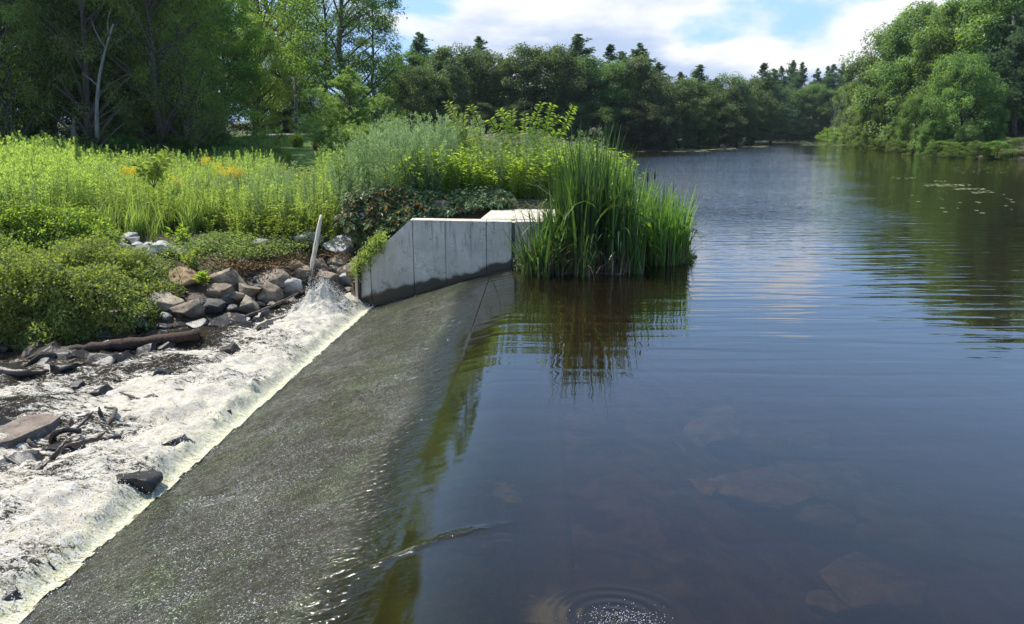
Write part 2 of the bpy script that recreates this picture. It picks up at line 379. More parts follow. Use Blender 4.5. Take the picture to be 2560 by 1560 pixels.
def water_mat():
    m, N, out = new_mat('water'); pos = N.n('ShaderNodeNewGeometry').outputs['Position']
    flow = N.n('ShaderNodeAttribute', {'attribute_name': 'flow'}).outputs['Fac']
    murk = N.n('ShaderNodeAttribute', {'attribute_name': 'murk'}).outputs['Fac']
    sz = N.n('ShaderNodeSeparateXYZ'); N.set(sz.inputs[0], pos); y = sz.outputs[1]
    # gentle long-crested ripples
    w1 = N.noise(N.scale(pos, (.35, 2.6, 1), rot=(0, 0, R(7))), 1.25, 2, .4, .6)
    w2 = N.noise(N.scale(pos, (1.6, 5.5, 1)), 1.3, 3, .5, .3)
    w3 = N.noise(N.scale(pos, (1, 1, 1)), .45, 2, .5)
    w0 = N.noise(N.scale(pos, (1, 1, 1)), 2.6, 2, .5, .2)
    gust = N.ramp(N.noise(N.scale(pos, (.05, .12, 1)), 1, 3, .5), .3, .7, .35, 1.3)
    a1 = N.ramp(y, 5.5, 13, .10, 1.0); lee = N.ramp(N.m('SUBTRACT', sz.outputs[0], N.m('MULTIPLY', y, .32)), 0, 6, 1, .22)
    a2 = N.m('MULTIPLY', N.m('MULTIPLY', N.ramp(y, 12, 27), gust), lee)
    hgt = N.m('ADD', N.m('MULTIPLY', w1, N.m('MULTIPLY', a1, .016)), N.m('MULTIPLY', w2, N.m('MULTIPLY', a2, .050)))
    hgt = N.m('ADD', hgt, N.m('MULTIPLY', w3, .008)); hgt = N.m('ADD', hgt, N.m('MULTIPLY', w0, .0022))
    f1 = N.noise(N.scale(pos, (.55, 1.3, 1), rot=(0, 0, R(-14))), 16, 3, .55, .4)
    f2 = N.noise(pos, 75, 2, .6)
    hgt = N.m('ADD', hgt, N.m('MULTIPLY', f1, N.m('MULTIPLY', N.ramp(flow, .02, .5), .024)))
    hgt = N.m('ADD', hgt, N.m('MULTIPLY', f2, N.m('MULTIPLY', N.ramp(flow, .45, .95), .012)))
    b = N.n('ShaderNodeBump'); b.inputs['Strength'].default_value = 1; b.inputs['Distance'].default_value = 1; N.set(b.inputs['Height'], hgt)
    fr = N.n('ShaderNodeFresnel'); fr.inputs[0].default_value = 1.35; N.set(fr.inputs[1], b); frp = N.m('POWER', fr, .82)
    gl = N.n('ShaderNodeBsdfGlossy'); N.set(gl.inputs['Normal'], b); N.set(gl.inputs['Roughness'], N.m('ADD', .02, N.m('MULTIPLY', flow, .10))); gl.inputs[0].default_value = (1, 1, 1, 1)
    tr = N.n('ShaderNodeBsdfTransparent'); tr.inputs[0].default_value = (.62, .52, .37, 1)
    df = N.n('ShaderNodeBsdfDiffuse'); df.inputs[0].default_value = (.016, .012, .007, 1)
    un = N.n('ShaderNodeMixShader'); N.set(un.inputs[0], murk); N.set(un.inputs[1], tr); N.set(un.inputs[2], df)
    # foam specks and painted sun glitter on the racing sheet of water
    g1 = N.noise(N.scale(pos, (.75, 1.15, 1), rot=(0, 0, R(-8))), 66, 4, .8); g2 = N.noise(pos, 1.3, 4, .6, 1.2); g3 = N.noise(N.scale(pos, (.8, 5, 1), rot=(0, 0, R(-10))), 1.6, 4, .6, .5)
    g4 = N.noise(N.scale(pos, (.35, 2.4, 1), rot=(0, 0, R(-8))), 2.2, 5, .65, .4)
    thr = N.m('SUBTRACT', N.m('SUBTRACT', .682, N.m('MULTIPLY', g2, .13)), N.m('MULTIPLY', g4, .05))
    gm = N.m('MULTIPLY', N.m('MULTIPLY', N.ramp(N.m('SUBTRACT', g1, thr), 0, .03), N.ramp(flow, .42, .95)), .75)
    gm = N.m('MAXIMUM', gm, N.m('MULTIPLY', N.m('MULTIPLY', N.ramp(g3, .66, .76), N.ramp(flow, .5, .9)), .35))
    wd = N.n('ShaderNodeBsdfDiffuse'); N.set(wd.inputs[0], N.mix(N.ramp(N.noise(pos, .9, 4, .6, .8), .42, .60), (.70, .76, .72), (.52, .70, .34)))
    un2 = N.n('ShaderNodeMixShader'); N.set(un2.inputs[0], gm); N.set(un2.inputs[1], un); N.set(un2.inputs[2], wd)
    fin = N.n('ShaderNodeMixShader'); N.set(fin.inputs[0], N.m('MULTIPLY', frp, N.m('SUBTRACT', 1.0, N.m('MULTIPLY', N.ramp(flow, .4, 1), .45)))); N.set(fin.inputs[1], un2); N.set(fin.inputs[2], gl)
    N.set(out.inputs[0], fin); return m
M['water'] = water_mat()

def foam_mat():
    m, N, out = new_mat('white_water'); pos = N.n('ShaderNodeNewGeometry').outputs['Position']
    foam = N.n('ShaderNodeAttribute', {'attribute_name': 'foam'}).outputs['Fac']
    edge = N.n('ShaderNodeAttribute', {'attribute_name': 'edge'}).outputs['Fac']
    fl = N.scale(pos, (.8, 2.1, 1), rot=(0, 0, R(-14)))
    n1 = N.noise(fl, 3.2, 6, .68, 1.3); n2 = N.noise(fl, 16, 6, .75, .8); n3 = N.noise(pos, 70, 3, .7)
    k = N.m('ADD', N.m('ADD', foam, N.m('MULTIPLY', N.m('SUBTRACT', n1, .5), 1.1)), N.m('MULTIPLY', N.m('SUBTRACT', n2, .5), 1.5))
    k = N.m('ADD', k, N.m('MULTIPLY', N.m('SUBTRACT', n3, .5), .6))
    fm = N.ramp(k, .36, .62)
    col = N.mix(N.ramp(n2, .35, .65), (.44,.40,.31), (.70,.70,.68)); col = N.mix(N.m('MULTIPLY', N.ramp(n1, .52, .66, 1, 0), .5), col, (.48,.40,.26))
    col = N.mix(edge, col, N.mix(N.ramp(n2, .42, .6), (.46,.46,.22), (.74,.73,.58)))
    b = N.n('ShaderNodeBump'); b.inputs['Strength'].default_value = .7; b.inputs['Distance'].default_value = .045
    N.set(b.inputs['Height'], N.m('ADD', N.m('ADD', n2, N.m('MULTIPLY', n3, .12)), N.m('MULTIPLY', n1, .8)))
    f = N.n('ShaderNodeBsdfPrincipled', None, Base_Color=col, Roughness=.55, Normal=b)
    b2 = N.n('ShaderNodeBump'); b2.inputs['Strength'].default_value = 1; b2.inputs['Distance'].default_value = .06; N.set(b2.inputs['Height'], N.m('ADD', n2, N.m('MULTIPLY', n3, .4)))
    d = N.n('ShaderNodeBsdfPrincipled', None, Base_Color=N.mix(n1, (.018,.013,.008), (.06,.045,.022)), Roughness=.10, Normal=b2); d.inputs['IOR'].default_value = 1.333
    mx = N.n('ShaderNodeMixShader'); N.set(mx.inputs[0], fm); N.set(mx.inputs[1], d); N.set(mx.inputs[2], f); N.set(out.inputs[0], mx); return m
M['foam'] = foam_mat()
def plain(name, c, rough=.6, var=.15, spec=.5, sc=9):
    m, N, out = new_mat(name); pos = N.n('ShaderNodeTexCoord').outputs['Object']
    n = N.noise(pos, sc, 5, .65); col = N.mix(n, tuple(x*(1-var*2) for x in c), tuple(min(1, x*(1+var)) for x in c))
    p = N.n('ShaderNodeBsdfPrincipled', None, Base_Color=col, Roughness=rough); p.inputs['Specular IOR Level'].default_value = spec
    N.set(out.inputs[0], p); return m
M['pvc'] = plain('pvc', (.55,.57,.52), .45, .25)
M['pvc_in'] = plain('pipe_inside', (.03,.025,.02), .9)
M['road'] = plain('asphalt', (.20,.20,.19), .9, .1, .3, 2)
M['lawn'] = plain('lawn_grass', (.115,.19,.035), .9, .3, .2, .8)
M['mud'] = plain('mud', (.06,.042,.025), .8, .4)
M['droplet'] = plain('droplet', (.84,.84,.80), .3, .05)
M['pad'] = plain('lily_pad', (.30,.33,.14), .6, .3)
M['joint'] = plain('steel', (.10,.10,.095), .6, .3)

# ================================================================== SETTING
def tensor(name, xs, ys, fz, mat, kind='structure', attrs=None, smooth=True):
    X, Y = np.meshgrid(xs, ys); Z = fz(X, Y)
    V = np.stack([X, Y, Z], -1).reshape(-1, 3); nx, ny = len(xs), len(ys)
    i = np.arange(ny-1)[:, None]*nx+np.arange(nx-1)[None]
    P = np.stack([i, i+1, i+nx+1, i+nx], -1).reshape(-1, 4)
    o = link(bpy.data.objects.new(name, make_mesh(name, V, [P], mat, None, smooth, attrs(X.ravel(), Y.ravel()) if attrs else None)))
    return tag(o, kind=kind)
def seg(*a):
    out = []
    for lo, hi, st in a: out.append(np.arange(lo, hi, st))
    return np.concatenate(out+[[a[-1][1]]])
gx = seg((-700,-120,40), (-120,-40,4), (-40,-12,1), (-12,-6,.16), (-6,5,.11), (5,14,.5), (14,100,2), (100,200,8), (200,900,50))
gy = seg((-60,-4,6), (-4,11,.5), (11,20,.11), (20,30,.4), (30,100,1.5), (100,240,3), (240,400,12), (400,1600,80))
ground = tensor('ground', gx, gy, H, M['ground'])
tag(ground, 'soil, banks and pond bed around the weir')

# lawn and road behind the meadow
def lawn_z(x, y): return H(x, y)+.11
tensor('lawn', seg((-27,-4,.6)), seg((22,74,.8)), lawn_z, M['lawn'])
tensor('road', seg((-75,-4,2)), seg((76,81,1)), lambda x, y: H(x, y)+.05, M['road'])

# weir body (concrete ramp under the water)
def prof(d):            # water height at distance d downstream of the crest
    d = np.asarray(d, float); s = .275; a, b = -.30, .30
    t = np.clip((d-a)/(b-a), 0, 1); base_ = s*(b-a)*(t**3-.5*t**4)
    return -(base_+s*np.maximum(d-b, 0))
YS = seg((.5,4,.08), (4,14.9,.05))
def weir_rows(ds, off):
    rows = []
    for y in YS:
        L = x_crest(y)-x_toe(y); rows.append([(x_crest(y)-d*(L/3.35 if d > .45 else 1.0), y, prof(d)+off(d)) for d in ds])
    return np.array(rows)
def grid_faces(ny, nx):
    i = np.arange(ny-1)[:, None]*nx+np.arange(nx-1)[None]; return np.stack([i, i+1, i+nx+1, i+nx], -1).reshape(-1, 4)
ds = np.array([-.80,-.79,-.7,-.6,-.45,-.3,-.15,0,.15,.3,.45,.7,1,1.5,2,2.5,3,3.35,3.5,3.52])
def off_w(d):
    if d <= -.79: return -1.2 if d < -.795 else -.36
    if d < 0: return -.05-.31*float(sstep(-d, .0, .9))
    return -.045 if d < 3.4 else (-.08 if d < 3.51 else -.8)
V = weir_rows(ds, off_w); ny, nx = V.shape[:2]
weir = link(bpy.data.objects.new('weir', make_mesh('weir', V.reshape(-1, 3), [grid_faces(ny, nx)[:, ::-1]], M['weir'], None, True)))
tag(weir, 'long sloping concrete weir under a thin sheet of dark water', 'weir')

# spillway water
dsw = np.concatenate([np.arange(-1.2, .6, .03), np.arange(.6, 3.46, .03)])
rows = weir_rows(dsw, lambda d: 0.0)
fx, fy = rows[..., 0], rows[..., 1]
fl = sstep(np.broadcast_to(dsw, fx.shape), .28, 1.35)*1.0
fl = np.clip(fl+.5*(fbm(fx*1.1, fy*1.0, 3, 9)-.5)*sstep(np.broadcast_to(dsw, fx.shape), .25, .7), 0, 1)
amp = fl*.016
rows[..., 2] += amp*(fbm(fx*9, fy*14, 3, 21)-.5)*2+fl*.02*(fbm(fx*1.5, fy*5, 3, 31)-.5)
# a surge line that breaks over the crest
sl = np.exp(-((fy-(4.55+.30*(fx+.4)))/.04)**2)*sstep(np.broadcast_to(dsw, fx.shape), -.5, .1)*(1-sstep(np.broadcast_to(dsw, fx.shape), .6, 1.6))
rows[..., 2] += sl*.008*fbm(fx*30, fy*30, 3, 77)
fl = np.clip(np.maximum(fl, sl*.75*fbm(fx*9, fy*9, 3, 78)), 0, 1)
fl = np.maximum(fl, .06*sstep(np.broadcast_to(dsw, fx.shape), -.15, .25))
murk = .25+.25*sstep(-np.broadcast_to(dsw, fx.shape), -.3, 1.2)
ny, nx = rows.shape[:2]
spw = link(bpy.data.objects.new('spillway_water', make_mesh('spillway_water', rows.reshape(-1, 3), [grid_faces(ny, nx)[:, ::-1]], M['water'], None, True, {'flow': fl.ravel(), 'murk': murk.ravel()})))
tag(spw, 'sheet of water sliding down the weir', kind='structure')

# pond water (starts at the upstream edge of the spillway sheet)
xs_rel = seg((0,3,.15), (3,12,.6), (12,160,3))
ysp = np.unique(np.concatenate([YS, seg((14.9,30,.5), (30,240,3))]))
PXg = np.array([[x_crest(min(y, 14.9))+1.2+r for r in xs_rel] for y in ysp]); PYg = np.repeat(ysp[:, None], len(xs_rel), 1)
dep = -H(PXg, PYg)
mk = 1-np.exp(-np.clip(dep, 0, 3)*1.1); dcr = PXg-(x_crest(np.minimum(PYg, 14.9))+1.2)
mk = np.where(PYg < 14.9, .40+.58*(1-np.exp(-dcr*.40)), np.maximum(mk, .8))
V = np.stack([PXg, PYg, 0*PXg], -1)
pw = link(bpy.data.objects.new('pond_water', make_mesh('pond_water', V.reshape(-1, 3), [grid_faces(*PXg.shape)], M['water'], None, True, {'murk': mk.ravel(), 'flow': 0*mk.ravel()})))
tag(pw, 'dark rippled pond water', kind='structure')

# white water below the weir
def foam_shape(X, Y):
    toe = x_toe(Y)+.05; d = toe-X                      # distance downstream of the toe
    base_ = -.80-.30*sstep(d, 0, 7)-.09*sstep(Y, 4, 12)*0
    t = fbm(X*1.15, Y*1.5, 4, 41); t2 = fbm(X*4.5+3, Y*6, 4, 51, .6); t3 = fbm(X*14, Y*17, 3, 61, .6)
    near = np.exp(-(np.maximum(d, 0)/2.2)**2)
    z = base_+(t-.5)*.34*(.35+.65*sstep(d, .1, .9))+(t2-.5)*.17*(.4+.8*near)+(t3-.5)*.035
    z += .16*np.exp(-((d-.75)/.5)**2)*fbm(X*2, Y*1.6, 3, 71)          # standing wave along the toe
    z += .33*np.exp(-((X+3.68)/.34)**2-((Y-14.2)/.42)**2)*(.1+1.3*t2)   # leaping plume beside the wall
    z -= .05*sstep(-d, 0, .3)
    sh = prof(3.35*(x_crest(Y)-X)/(x_crest(Y)-x_toe(Y)))+.004+.03*t3*sstep(d, -.1, .1)
    kz = sstep(d, .0, .22); z = sh*(1-kz)+z*kz
    foam = .43+.22*near-.08*sstep(d, 2.0, 5)+.95*(fbm(X*.8+9, Y*1.3, 4, 81)-.5)
    ye = y_edge(X); foam -= .34*sstep(Y-ye, -1.0, -.05)*sstep(d, .9, 1.8)
    return z, foam, d
xs = seg((-14,-9,.06), (-9,-2.4,.033)); ys = seg((1.5,4,.07), (4,15.6,.034))
X, Y = np.meshgrid(xs, ys); Z, fo, dd = foam_shape(X, Y)
keep = (dd > -.15+.11*fbm(X*9, Y*9, 3, 91))
V = np.stack([X, Y, Z], -1).reshape(-1, 3); Fq = grid_faces(len(ys), len(xs))
kf = keep.ravel()[Fq].all(1) & (Y.ravel()[Fq].max(1) < np.minimum(y_edge(X.ravel()[Fq[:, 0]])+1.1, 15.5))
Fq = Fq[kf]; used, inv = np.unique(Fq, return_inverse=True); Fq = inv.reshape(-1, 4)
edge = np.clip(1-sstep(dd, -.08, .42)+.5*(fbm(X*5, Y*5, 3, 92)-.5), 0, 1)*(dd < .6); fo = np.maximum(fo, (1-sstep(dd, .1, .35))*.72)
st = link(bpy.data.objects.new('stream_water', make_mesh('stream_water', V[used], [Fq], M['foam'], None, True, {'foam': fo.ravel()[used], 'edge': edge.ravel()[used]*.8})))
tag(st, 'foaming white water racing away from the weir', kind='structure')

# spray
rng = np.random.default_rng(5)
n = 15000
yy = rng.uniform(3, 15, n); d_ = rng.gamma(1.6, .45, n)*1.0; xx = x_toe(yy)+.2-d_
zz, ff, _ = foam_shape(xx, yy); up = rng.exponential(.035, n)*np.exp(-d_*.5)
pk = 5200; px_ = rng.normal(-3.68, .30, pk); py_ = rng.normal(14.2, .36, pk)
pz = foam_shape(px_, py_)[0]; pu = rng.exponential(.11, pk)*np.exp(-((px_+3.68)/.34)**2)
xx = np.r_[xx, px_]; yy = np.r_[yy, py_]; zz = np.r_[zz+up, pz+pu]; sz = np.r_[rng.uniform(.002, .0075, n), rng.uniform(.002, .007, pk)]
octa = np.array([[1,0,0],[-1,0,0],[0,1,0],[0,-1,0],[0,0,1],[0,0,-1]], float)
of = np.array([[0,2,4],[2,1,4],[1,3,4],[3,0,4],[2,0,5],[1,2,5],[3,1,5],[0,3,5]])
C = np.stack([xx, yy, zz], 1); V = (C[:, None]+octa[None]*sz[:, None, None]).reshape(-1, 3)
Fq = (of[None]+(np.arange(len(C))*6)[:, None, None]).reshape(-1, 3)
sp = link(bpy.data.objects.new('spray', make_mesh('spray', V, [Fq], M['droplet'], None, True)))
tag(sp, 'fine white spray thrown up along the foot of the weir', 'spray', kind='stuff')

# ================================================================== CONCRETE WALL
TOPZ = .86
wall = thing('retaining_wall', 'pale concrete abutment wall with a sloping left end and flat top slab', 'retaining wall', (0, 0, 0))
def yf(x): return 14.5-.145*x*(1 if x < 0 else 0)
def prism(mb, prof_xz, y0f, y1f):      # profile in x,z extruded from y0f(x) to y1f(x)
    n = len(prof_xz); A = [(x, y0f(x), z) for x, z in prof_xz]; B = [(x, y1f(x), z) for x, z in prof_xz]
    mb.add(A+B, [[i, i+n, (i+1) % n+n, (i+1) % n] for i in range(n)])
    mb.P.setdefault(n, []).append(np.array([np.arange(n)+mb.n-2*n, np.arange(n)[::-1]+mb.n-n]))
panels = [(-3.15,-2.82),(-2.81,-1.945),(-1.935,-1.30),(-1.29,-.50),(-.49,-.012),(.06,.9)]
def topz(x): return TOPZ if x >= -1.98 else TOPZ-(-1.98-x)*(TOPZ+.17)/1.17
for i, (a, b) in enumerate(panels):
    mb = MB(); ya = .012*((i*7) % 3-1)
    pts = [(a, -1.6), (b, -1.6), (b, topz(b))]
    if a < -1.98 < b: pts.append((-1.98, TOPZ))
    pts.append((a, topz(a)))
    prism(mb, pts, lambda x, ya=ya: yf(x)+ya, lambda x: yf(x)+.36)
    o = mb.obj('wall_panel', M['concrete'], wall)
    if i == 0: o['label'] = 'low end panel of the sloping wall'
mb = MB()
prism(mb, [(-3.15,-1.6),(.85,-1.6),(.85,TOPZ-.035),(-1.98,TOPZ-.035),(-3.15,-.205)], lambda x: yf(x)+.05, lambda x: yf(x)+.34); mb.obj('wall_core', M['concrete'], wall)
mb = MB(); prism(mb, [(.0,-.7),(.05,-.7),(.05,TOPZ-.02),(.0,TOPZ-.02)], lambda x: 14.53, lambda x: 14.6); mb.obj('gate_slot', M['joint'], wall)
# top slab
mb = MB(); zt, zb = TOPZ+.004, TOPZ-.16
base_pts = [(-.62,14.97),(.95,14.88),(1.25,16.9),(-.42,16.85)]
A = [(x, y, zb) for x, y in base_pts]; B = [(x, y, zt) for x, y in base_pts]
mb.add(A+B, [[0,1,5,4],[1,2,6,5],[2,3,7,6],[3,0,4,7],[4,5,6,7],[3,2,1,0]])
slab = mb.obj('top_slab', M['concrete'], wall)

# ================================================================== ROCKS
def rock_mesh(name, seed, mat, blocky=.5, sub=3):
    import bmesh
    bm = bmesh.new(); bmesh.ops.create_icosphere(bm, subdivisions=sub+1, radius=1)
    rg = np.random.default_rng(seed); co = np.array([v.co[:] for v in bm.verts])
    planes = sphere_rand(rg, 15); dist = rg.uniform(.46, .80, 15)
    for p, d in zip(planes, dist):
        over = co@p-d; m_ = over > 0; co[m_] -= np.outer(over[m_]*blocky*1.5 if blocky*1.5 < 1 else over[m_], p)
    nrm = unit(co)
    bump = (fbm(nrm[:, 0]*2+seed, nrm[:, 1]*2+nrm[:, 2]*1.7, 4, seed)-.5)*.14+(fbm(nrm[:, 0]*7, nrm[:, 2]*7+nrm[:, 1]*5, 3, seed+3)-.5)*.07
    co += nrm*bump[:, None]
    co -= (co.max(0)+co.min(0))/2; co /= (co.max(0)-co.min(0))/2
    for v, c in zip(bm.verts, co): v.co = c
    me = bpy.data.meshes.new(name); bm.to_mesh(me); bm.free(); me.materials.append(mat)
    me.polygons.foreach_set('use_smooth', np.ones(len(me.polygons), bool))
    return me
ROCKM = {}
def rock(u, v, wpx, hpx, kind, label, depth=None, tilt=0.0, yaw=None, z=None, name='rock', group='riprap rocks on the bank below the wall'):
    """u,v = centre in the photograph, sizes in photo pixels"""
    rs = random.Random(int(u*13+v*7))
    if z is None:
        x, y, g, t = on_ground(u, v+hpx*.32)
    else:
        x, y, g = at_z(u, v+hpx*.3, z); t = y
    W_ = wpx*t/F*(1.2 if kind != 'wet' else 1.25); Hh = hpx*t/F*1.25; D_ = W_*(depth or .8)
    key = (kind, rs.randrange(5))
    if key not in ROCKM: ROCKM[key] = rock_mesh('rock', hash(kind) % 1 + len(ROCKM)*11+3, M['rock_'+kind], .8 if kind not in ('grey','pale') else .6)
    o = link(bpy.data.objects.new(name, ROCKM[key]))
    o.location = (x, y+D_*.15, g+Hh*(.30 if kind != 'wet' else .22)); o.scale = (W_/2, D_/2, Hh/2)
    o.rotation_euler = (rs.uniform(-.15, .15), tilt+rs.uniform(-.08, .08), rs.choice([0, math.pi])+rs.uniform(-.25, .25) if yaw is None else yaw)
    return tag(o, label, 'rock', group)
ROCKS = [
 (766,604,70,36,'pale','flat pale grey rock behind the upright weathered board'),
 (824,597,36,26,'grey','small blue-grey rock right of the top of the weathered board'),
 (844,577,40,42,'brown','rounded brown boulder under the creeper at the left end of the stone face'),
 (846,621,74,38,'pale','large oval pale grey rock just left of the sloping wall end'),
 (875,583,30,32,'brown','small mossy stone against the dark creeper right of the rounded boulder'),
 (650,619,40,30,'grey','grey rock half sunk in creeping plants left of the weathered board'),
 (600,655,34,24,'brown','brown rock peeping out of the creeping plants above the large dark rock'),
 (453,639,32,26,'grey','dark grey rock in the weeds above the rust coloured boulder'),
 (478,674,24,22,'pale','small pale stone directly above the rust coloured boulder'),
 (460,702,66,44,'rust','rust coloured boulder left of the drain pipe'),
 (846,655,50,30,'tan','mossy tan rock beside the leafy vine on the wall end'),
 (800,671,38,32,'brown','brown rock touching the foot of the weathered board on its right'),
 (862,682,54,32,'tan','pale tan angular rock beside the foot of the wall'),
 (742,670,42,28,'tan','tan flat-topped rock left of the weathered board'),
 (693,684,38,26,'rust','small reddish brown rock above the large dark slanted rock'),
 (813,702,60,38,'brown','brown round-topped rock right of the foot of the weathered board'),
 (752,690,48,34,'brown','brown shaded rock behind the foot of the weathered board'),
 (683,706,74,40,'brown','large slanted rock with a dark shaded face, left of the weathered board'),
 (562,706,84,48,'brown','broad brown boulder covered by dry roots, right of the drain pipe'),
 (728,722,48,38,'pale','white-grey wet rock above the thin leaning pole'),
 (675,736,54,50,'brown','dark rounded boulder left of the white-grey wet rock'),
 (622,738,54,44,'brown','brown cracked boulder between the roots and the dark rounded boulder'),
 (545,735,60,38,'brown','brown sloping rock under the dry roots'),
 (590,748,46,30,'brown','flat brown rock wedged below the cracked boulder'),
 (622,772,44,48,'tan','upright tan rock at the waterline by the end of the thin leaning pole'),
 (469,780,66,48,'brown','square-faced brown rock standing at the waterline below the pipe'),
 (525,773,54,32,'dark','dark rounded rock at the waterline right of the square-faced rock'),
 (405,770,72,46,'tan','tan mossy rock at the right-hand foot of the round bush'),
 (321,778,48,38,'tan','small tan rock under the edge of the round bush'),
 (349,820,42,56,'dark','dark pointed rock standing in the stream behind the log'),
 (864,706,34,32,'pale','pale streaked stone close to the bottom corner of the wall'),
 (886,708,34,40,'brown','brown stone jammed against the bottom corner of the wall'),
 (802,732,94,50,'wet','big wet black rock behind the leaping plume'),
 (487,752,34,20,'dark','small dark flat rock below the mouth of the drain pipe'),
 (500,765,26,22,'dark','small dark rock beside the square-faced brown rock'),
 (838,745,60,40,'wet','wet black rock in the shadow between the plume and the wall'),
]
for (u, v, a, b, k, lab) in ROCKS: rock(u, v, a, b, k, lab)
WET = [
 (556,812,86,32,-.93,'low wet slab with water sliding over it, behind the right end of the log'),
 (467,818,72,30,-.93,'low wet slab in the dark shallows right of the pointed rock'),
 (613,803,34,22,-.92,'small black rock where the dark shallows meet the foam'),
 (645,806,32,22,-.90,'small mossy rock at the upper edge of the foam'),
 (690,820,92,34,-.90,'broad flat rock drowned by foam right of the mossy rock'),
 (576,882,42,36,-.98,'black slanted rock rising from foam near the right end of the log'),
 (402,952,60,58,-1.05,'largest black rock amid the foam, above the floating stick'),
 (349,982,46,24,-1.05,'low black rock just left of the largest black rock in the foam'),
 (452,968,46,34,-1.02,'greenish black rock right of the largest black rock in the foam'),
 (570,932,24,16,-.98,'tiny black rock in the foam midway to the weir'),
 (455,1012,50,24,-1.02,'low black rock behind the triangular stone'),
 (467,1040,36,38,-1.0,'dark triangular stone standing in the foam below the stick'),
 (810,822,52,20,-.92,'dark rock washed over at the foot of the weir nearest the plume'),
 (545,1048,62,34,-.93,'dark rock veiled by spray beside the middle of the weir foot'),
 (435,1118,84,48,-.92,'knobbly dark rock in heavy spray at the weir foot'),
 (338,1212,118,68,-.92,'biggest dark rock at the weir foot with water bubbling over it'),
 (80,1440,96,50,-.93,'jagged dark rock at the lowest visible part of the weir foot'),
 (10,1502,70,40,-.9,'dark rock in the bottom left corner of the foam'),
 (390,1040,60,24,-1.03,'low dark rock between the branch pile and the triangular stone'),
 (205,925,60,20,-1.06,'drowned dark rock in the foam below the log'),
 (250,1055,120,46,-1.0,'dark mossy rock carrying the tangle of dead branches'),
 (60,1180,130,60,-1.0,'dark rock under the branches at the left edge'),
 (30,1225,80,40,-1.0,'greenish wet rock at the left edge above the upright stick'),
 (150,1130,100,44,-1.0,'dark wet rock between the branch pile and the left edge'),
 (305,880,40,36,-1.05,'dark rock propping up the middle of the log'),
 (20,945,50,24,-1.05,'stone under the end of the log at the left edge'),
]
for (u, v, a, b, z, lab) in WET: rock(u, v, a, b, 'wet', lab, z=z, depth=.9, group='wet rocks standing in the white water')
# flat slab of rock at the left
mb = MB(); out_ = [(-60,1118),(-60,1075),(10,1062),(58,1040),(112,1033),(150,1041),(128,1058),(84,1076),(30,1100)]
tp_ = [at_z(u, v, -.80+.0003*u) for u, v in out_]; lo_ = [(x*1.0+.03, y-.02, z-.12) for x, y, z in tp_]; n_ = len(out_)
rg = np.random.default_rng(6); inner = [((x+tp_[3][0]*0)-.0, y, z+.012+rg.uniform(0, .012)) for x, y, z in tp_]
mb.add(tp_+lo_, [[i, i+n_, (i+1) % n_+n_, (i+1) % n_] for i in range(n_)]); mb.P.setdefault(n_, []).append(np.array([np.arange(n_)[::-1]+mb.n-2*n_]))
tag(mb.obj('rock', rock_mat('rock_slab', (.10,.075,.055), (.21,.165,.125), wet=-1)), 'flat brown slab of rock jutting from the left edge above the dead branches', 'rock', 'wet rocks standing in the white water')
# heap of small grey stones in the weeds
HEAP = [(282,592,30,22),(318,600,40,22),(335,607,32,18),(270,606,34,16),(345,616,26,14),(310,618,24,14),(355,626,34,16),(380,635,28,16),(402,626,40,26),(425,630,30,22),(240,602,30,16),(330,592,22,14),(300,610,22,14),(372,618,24,14),(338,637,20,12),(362,640,24,12)]
HL = ['leftmost but one of the small grey stones in the weedy gap, the tallest','long grey stone in the middle of the weedy gap','grey stone right of the long one in the weedy gap','low grey stone in front of the tallest one in the weedy gap','small stone at the right of the weedy gap','small round stone below the long one in the weedy gap','pale flat stone towards the right end of the weedy gap','flat stone next to the last ones of the weedy gap','large dark grey stone at the right end of the weedy gap','last dark stone at the far right of the weedy gap','leftmost small stone of the weedy gap','small stone at the back of the weedy gap','little stone wedged in the centre of the weedy gap','little stone behind the pale flat one in the weedy gap','little stone nearest the round bush in the weedy gap','little pale stone in front of the flat one in the weedy gap']
for (u, v, a, b), lab in zip(HEAP, HL): rock(u, v, a*1.05, b*1.25, 'pale' if (u % 3 == 0) else 'grey', lab, group='small grey stones in the weedy gap')
# stones of the face behind the creeper
FACE = [(1202,510,44,32,'grey','grey boulder at the edge of the top slab under the weeds'),(1113,517,52,32,'brown','brown stone showing through the creeper left of the top slab'),(1095,545,70,30,'brown','flat brown stone low in the stone face behind the wall'),(905,555,40,34,'brown','shaded stone in the creeper near the rounded boulder'),(1000,560,60,26,'brown','dark stone glimpsed above the sloping wall top'),(862,540,34,26,'grey','upper left stone of the stone face under the creeper')]
for (u, v, a, b, k, lab) in FACE:
    p = at_y(u, v, 17.0); o = rock(u, v, a, b, k, lab, group='stones of the face behind the wall')
    o.location = (p[0], p[1]-.1, p[2])
